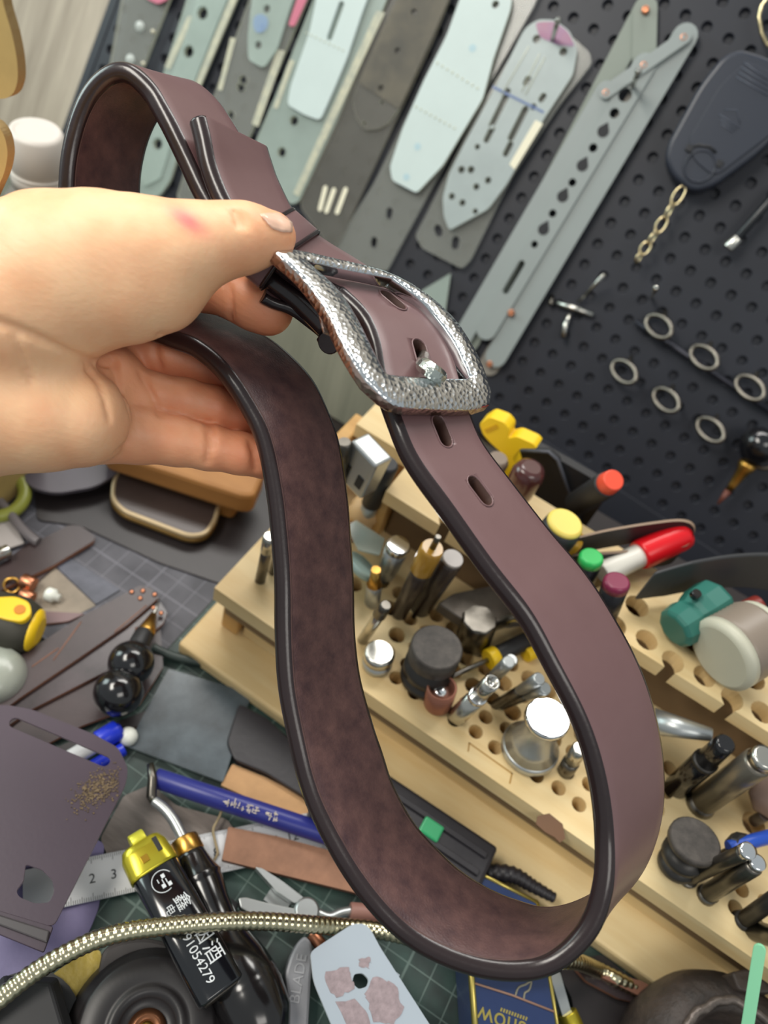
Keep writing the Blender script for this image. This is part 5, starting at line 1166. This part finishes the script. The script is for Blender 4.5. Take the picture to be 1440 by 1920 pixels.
# right cluster
t = thing('steel_wedge_tool', 'flat tapered steel wedge pointing right from behind the belt', 'tool', P(1290, 1370, z0))
m = M(); a, b = P(1225, 1352, z0+.030), P(1336, 1378, z0+.040); lathe(m, a, b, [(0,.0072),(.5,.0055),(.97,.0036),(1,.0030)], 18, sq=(1., .8)); m.build('wedge_body', STEEL2, t)
m = M(); cyl(m, a - UPZ*.032, a, .004); m.build('stem', STEELD, t)
stick('punch', 'black rod with a narrower stepped top right of the belt', 'tool', 1268,1476,1362,1392, z0, [('rod',0,.62,F(.0062,.0064),BLKG),('ring',.60,.64,F(.0066),GRY),('stepped_top',.64,1,F(.0056,.0050),BLKG)], .003)
stick('punch', 'thick grey steel rod leaning right behind the black stepped rod', 'punch', 1312,1508,1436,1418, z0, [('foot',0,.12,[(0,.0076),(.5,.0080),(1,.0068)],STEELD),('rod',.12,.92,F(.0070,.0074),mat('grey_steel','#7f7a70',rough=.3,metal=.7)),('end',.92,1,F(.0066,.0060),STEEL)], .003)
stick('turned_punch', 'dark turned knob with three round collars and a flat top', 'tool', 1266,1626,1304,1574, z0, [('collar',0,.30,[(0,.006),(.3,.0098),(.7,.0098),(1,.006)],GRY,28),('collar',.30,.62,[(0,.006),(.3,.0108),(.7,.0108),(1,.006)],GRY,28),('collar',.62,.8,[(0,.006),(.5,.0070),(1,.0065)],GRY,28),('flat_top',.8,1,[(0,.0065),(.35,.0122),(.85,.0122),(1,.0112)],mat('worn_iron',''),28)], 0)
stick('punch', 'small steel punch angled right at the front, upper of two', 'punch', 1288,1648,1404,1594, z0, [('foot',0,.08,F(.0046),STEELD),('shank',.08,.94,F(.0036),STEELD),('end',.94,1,F(.0038),MIR)], .002)
stick('punch', 'small steel punch angled right at the front, lower of two', 'punch', 1324,1678,1422,1616, z0, [('foot',0,.1,[(0,.0056),(1,.0046)],STEELD),('shank',.1,.94,F(.0044,.0046),STEELD),('end',.94,1,F(.0038),MIR)], .002)
stick('punch', 'blackened punch cut off by the right edge', 'punch', 1394,1726,1460,1680, z0, [('foot',0,.12,[(0,.0056),(1,.0042)],GRY),('shank',.12,1,F(.0040),GRY)], .002)
stick('punch', 'dull steel punch at the lower right edge of the rack', 'punch', 1412,1744,1490,1770, z0, [('shank',0,1,F(.0048),STEELD)], 0)
t = thing('hammer_awl', 'small dark hammer-like head with a bright blue handle', 'tool', P(1350, 1600, z0))
m = M(); a = P(1352, 1610, z0+.004); cyl(m, a, a + UPZ*.014, .0034); m.build('stem', STEELD, t)
m = M(); q = a + UPZ*.014; lathe(m, q - UPZ*.001, q + UPZ*.008, [(0,.0060),(.3,.0074),(.8,.0070),(1,.005)], 8, smooth=False); m.build('head', GRY, t)
m = M(); tube(m, [P(1366, 1590, z0+.022), P(1400, 1580, z0+.024), P(1470, 1562, z0+.026)], .0034, 12); m.build('blue_handle', mat('blue_plastic', '#2350b8', rough=.35), t)
t = thing('spatula', 'brown rounded wooden spatula end at the right edge of the shelf', 'tool', P(1440, 1500, z0))
m = M(); a, b = P(1432, 1530, z0+.010), P(1500, 1400, z0+.03); lathe(m, a, b, [(0,.006),(.15,.012),(.6,.013),(1,.010)], 20, sq=(1, .4)); m.build('paddle', mat('taupe', '#80695c', rough=.5), t)
m = M(); cyl(m, a - UPZ*.009, a + UPZ*.001, .003); m.build('stem', BRN, t)
# ---------------- upper tier
t = thing('plastic_fitting', 'teal green ribbed plastic knob lying on the upper shelf', 'handle', P(1300, 1150, z1))
a, b = P(1262, 1182, z1+.013), P(1348, 1126, z1+.020)
m = M(); lathe(m, a, b, [(0,.0090),(.06,.0108),(.30,.0116),(.40,.0106),(.48,.0118),(.62,.0132),(.9,.0136),(.98,.0120),(1,.0090)], 10, smooth=False); m.build('ribbed_body', mat('teal_plastic', '#2c6b60', rough=.4), t, bevel=.001)
m = M(); lathe(m, b - U(b-a)*.004, b + U(b-a)*.001, [(0,.0124),(.5,.0112),(1,.0080)], 24); m.build('teal_cap', mat('teal_light', '#3f8380', rough=.4), t)
q = P(1307, 1112, z1+.031); m = M(); lathe(m, q - UPZ*.003, q + UPZ*.0004, [(0,.0026),(1,.0024)], 12); m.build('knob_hole', BLKG, t)
t = thing('dial_cap', 'grey-brown cap with fine concentric grooves and pale rims on the upper shelf', 'cap', P(1390, 1220, z1))
a, b = P(1348, 1232, z1+.020), P(1440, 1178, z1+.026); ax = U(b-a)
m = M(); lathe(m, a, a + ax*.006, [(0,.0160),(.3,.0190),(1,.0192)], 36); m.build('pale_rim', mat('pale_plastic', '#b9b8a6', rough=.45), t)
m = M(); k_ = [(0,.0185)] + [(f, .0188 + (.0004 if i % 2 else 0)) for i, f in enumerate(np.linspace(.05, .95, 15))] + [(1,.018)]; lathe(m, a + ax*.006, a + ax*.026, k_, 36); m.build('grooved_body', mat('taupe2', '#83776b', rough=.4), t)
m = M(); lathe(m, a + ax*.026, a + ax*.032, [(0,.0180),(.6,.0172),(1,.014)], 36); m.build('pale_end', mat('pale_plastic', ''), t)
def marker(label, bx, by, tx, ty, col, capfrac=.18, body='#15151a', r=.0062, zz=None, name='marker'):
    return stick(name, label, 'pen', bx, by, tx, ty, zz or z1, [('barrel',0,1-capfrac,F(r),mat('b'+body, body, rough=.35)),('coloured_cap',1-capfrac,1,[(0,r*1.02),(.7,r*1.02),(.95,r*.92),(1,r*.80)],mat('c'+col, col, rough=.3))], 0)
marker('black marker with a bright green cap on the upper shelf', 1085,1110,1110,1042, '#2fb45a')
marker('black marker with a wine-red cap right of the green-capped one', 1130,1160,1158,1088, '#7a2444', r=.0066)
t = thing('marker', 'white marker with a big red cap leaning against the rack back', 'pen', P(1180, 1060, z1))
a, b = P(1128, 1076, z1+.006), P(1284, 1000, z1+.020); k_ = b - a
m = M(); cyl(m, a, a + k_*.46, .0066); m.build('barrel', mat('white_barrel', '#d9d6cc', rough=.35), t)
m = M(); lathe(m, a + k_*.44, b, [(0,.0078),(.05,.0084),(.9,.0088),(.98,.0082),(1,.006)], 24); m.build('red_cap', mat('cap_red', '#d8141f', rough=.3), t)
m = M(); prism(m, [a + k_*.08 + UPZ*.0067, a + k_*.40 + UPZ*.0067, a + k_*.40 + UPZ*.0062 + np.array([0,.003,0]), a + k_*.08 + UPZ*.0062 + np.array([0,.003,0])], UPZ, .0004); m.build('red_stripe', mat('stripe_red', '#8a3b3a', rough=.4), t)
# big screwdriver with yellow end
stick('screwdriver', 'black screwdriver handle with a pale yellow end disc and amber guard', 'screwdriver', 1015,1045,1062,978, z1, [('handle',0,.93,[(0,.006),(.2,.0095),(.8,.0105),(1,.0098)],mat('rubber_dark','#26272a',rough=.5),28),('yellow_end_disc',.93,1,[(0,.0098),(.5,.0094),(1,.0080)],mat('pale_yellow','#efd668',rough=.4),28)], 0)
m = M(); tube(m, cr([P(1050, 1052, z1+.004), P(1062, 1036, z1+.010), P(1078, 1022, z1+.016), P(1084, 1006, z1+.016)], 5), .0034, 10); m.build('amber_hook', mat('amber_yellow', '#e0a92a', rough=.35), label='amber plastic hook beside the yellow-ended screwdriver', cat='hook')
# black strap loop with tan edge
pts = [P(1060, 1018, z1+.02), P(1130, 1000, z1+.024), P(1220, 985, z1+.028), P(1275, 980, z1+.030), P(1298, 990, z1+.029), P(1296, 1012, z1+.024), P(1270, 1030, z1+.020), P(1150, 1040, z1+.014), P(1070, 1045, z1+.012)]
m = M(); c_ = cr(pts, 6); vs = []; fs = []
for p in c_: vs += [p + UPZ*.001, p - UPZ*.016, p - UPZ*.016 + np.array([0,.0022,0]), p + UPZ*.001 + np.array([0,.0022,0])]
for i in range(len(c_)-1): fs += [(4*i+k, 4*i+(k+1) % 4, 4*i+4+(k+1) % 4, 4*i+4+k) for k in range(4)]
fs += [(0,1,2,3), tuple(4*(len(c_)-1)+k for k in range(4))]
m.add(vs, fs, [1 if i % 4 == 3 else 0 for i in range(len(fs))], False); m.build('leather_loop', [BLKM, mat('tan_rim', '#8a7460', rough=.5)], label='black leather strap loop with tan edge behind the red-capped marker', cat='leather')
# black curved strap at right
pts = [P(1215, 1090, z1+.020), P(1280, 1075, z1+.024), P(1360, 1062, z1+.026), P(1440, 1060, z1+.026), P(1520, 1075, z1+.024)]
c_ = cr(pts, 6); vs = []; fs = []; m = M()
for i, p in enumerate(c_):
    w = .011 + .004*min(1, i/6.); vs += [p + UPZ*w*.6, p - UPZ*w*1.2 + np.array([0,-.004,0]), p - UPZ*w*1.2 + np.array([0,-.001,0]), p + UPZ*w*.6 + np.array([0,.003,0])]
for i in range(len(c_)-1): fs += [(4*i+k, 4*i+(k+1) % 4, 4*i+4+(k+1) % 4, 4*i+4+k) for k in range(4)]
fs += [(0,1,2,3), tuple(4*(len(c_)-1)+k for k in range(4))]
m.add(vs, fs, 0, False); m.build('rubber_strap', mat('rubber_grey', '#38393b', rough=.45), label='curved black rubber strap at the right edge behind the teal knob', cat='strap', bevel=.001)
m = M(); a, b = P(1370, 1160, z1+.010), P(1425, 1135, z1+.016); cyl(m, a, b, .0060); m.build('red_cap', mat('dark_red', '#7c2a22', rough=.4), label='dark red plastic cap between the teal knob and the right edge', cat='cap')
# left of upper tier
t = thing('steel_die', 'bright steel square die block standing at the left end of the upper shelf', 'die', P(680, 900, z1))
a, b = vert(668, 905, 698, 842, z1)
ax = U(b-a); L = np.linalg.norm(b-a); sx = U(np.cross(ax, (0.3, 1, 0))); sy = np.cross(ax, sx)
m = M(); box(m, (a+b)/2, .0100, .0065, L/2, sx, sy, ax); m.build('die_body', STEEL2, t, bevel=.0015)
for k in (-1, 1):
    m = M(); box(m, a + ax*L*.35 + sx*k*.005 - sy*0 + U(CAMP-a)*.0, .0022, .0070, .004, sx, sy, ax); m.build('notch', BLKM, t)
stick('punch', 'black rod with steel neck beside the square steel die', 'tool', 672,1000,728,868, z0, [('steel_neck',0,.45,F(.0048),STEEL2),('black_rod',.45,1,F(.0056,.0062),BLKM)], 0)
t = thing('cork_stopper', 'ridged pale wooden knob at the left end of the upper shelf', 'knob', P(680, 965, z0))
a, b = P(668, 985, z0+.012), P(694, 940, z0+.020); m = M(); lathe(m, a, b, [(0,.006),(.1,.0090),(.3,.0084),(.4,.0096),(.6,.0086),(.7,.0092),(.95,.0080),(1,.005)], 24); m.build('ridged_knob', wood('cork', '#dcb88a', '#c09860', stretch=(20, 20, 20)), t)
m = M(); cyl(m, a - UPZ*.011, a + UPZ*.002, .004); m.build('stem', mat('redwood', '#8a4a34', rough=.5), t)
dpl('pale_card', [(650,985),(668,975),(722,1010),(712,1040),(672,1030)], z0+.022, .0014, ACG, .001, label='pale green-grey plastic plate propped near the cork knob', cat='plate')
m = M(); a = P(672, 1065, z0+.012); lathe(m, a, a + np.array([.001, .002, .003]), [(0,.0100),(.6,.0100),(1,.009)], 28, sq=(1, 1)); m.build('pale_disc', mat('pale_aqua', '#a9c2bb', rough=.4), label='pale aqua disc half hidden behind the belt on the lower shelf', cat='disc')
stick('punch', 'dark steel rod end peeking out behind the belt near the steel die', 'punch', 640,900,646,828, z1, [('shank',0,1,F(.0040),STEELD)], 0)
# yellow tool, knobs, black holders behind the rack
YY = [(898,795),(918,782),(945,792),(956,806),(952,822),(968,818),(1000,832),(1008,842),(975,842),(962,860),(968,880),(955,900),(945,890),(940,850),(918,830),(905,815)]
t = thing('yellow_clamp', 'bright yellow plastic clamp behind the rack right of the buckle', 'clamp', VY(940, 850, .355))
m = M(); prism(m, rounded([VY(x, y, .352) for x, y in YY], .002), (0, -1, 0), .010); m.build('clamp_body', YEL, t, bevel=.0015)
m = M(); a = VY(950, 895, .357); prism(m, [VY(940, 890, .354), VY(956, 898, .354), VY(990, 1010, .354), VY(960, 1000, .354)], (0, -1, 0), .006); m.build('lower_jaw', YEL, t)
m = M(); prism(m, [VY(908, 806, .3515), VY(930, 796, .3515), VY(934, 802, .3515), VY(912, 812, .3515)], (0, -1, 0), .001); m.build('label_recess', mat('yellow_dark', '#c99a10', rough=.4), t)
stick('turned_awl', 'dark red-brown glossy tool handle behind the buckle strap', 'handle', 960,940,998,875, z1, [('handle',0,1,[(0,.006),(.3,.0085),(.8,.0092),(.95,.0078),(1,.005)],mat('rosewood','#4a2422',rough=.25,coat=.5),26)], 0)
stick('turned_awl', 'grey-brown round knob beside the yellow clamp', 'handle', 915,905,935,858, z1, [('handle',0,1,[(0,.0045),(.4,.0060),(.85,.0066),(1,.005)],mat('taupe3','#7a6a5c',rough=.4),24)], 0)
t = thing('holder_box', 'tall black open plastic holder standing behind the rack', 'holder', VY(1010, 900, .375))
H1 = [VY(962, 842, .372), VY(1030, 846, .372), VY(1046, 860, .372), VY(1090, 985, .372), VY(1040, 1010, .372), VY(960, 960, .372)]
m = M(); prism(m, H1, (0, -1, 0), .004); m.build('front_wall', BLKM, t, bevel=.0008)
m = M(); tube(m, [H1[0] + [0,-.001,0], H1[1] + [0,-.001,0], H1[2] + [0,-.001,0], H1[3] + [0,-.001,0]], .0012, 6); m.build('rim', mat('rim_grey', '#4b4d55', rough=.4), t)
m = M(); box(m, (H1[4][0] - .02, .378, .06), .032, .003, .057); m.build('back_wall', BLKM, t)
m = M(); a, b = VY(1080, 945, .365), VY(1138, 908, .352); cyl(m, a, b, .0074); m.build('pen', BLKM, label='black marker tilted up behind the rack', cat='pen')
tt_ = bpy.data.objects['pen.001'] if 'pen.001' in bpy.data.objects else None
m = M(); cyl(m, b, b + U(b-a)*.008, .0066, .0060); m.build('orange_tip', mat('orange', '#e8533a', rough=.4), tt_)
m = M(); box(m, (.120, .402, .030), .18, .018, .028); m.build('storage_box', mat('box_dark', '#231c1c', rough=.6), label='long dark box filling the gap between rack and pegboard', cat='box', bevel=.001)
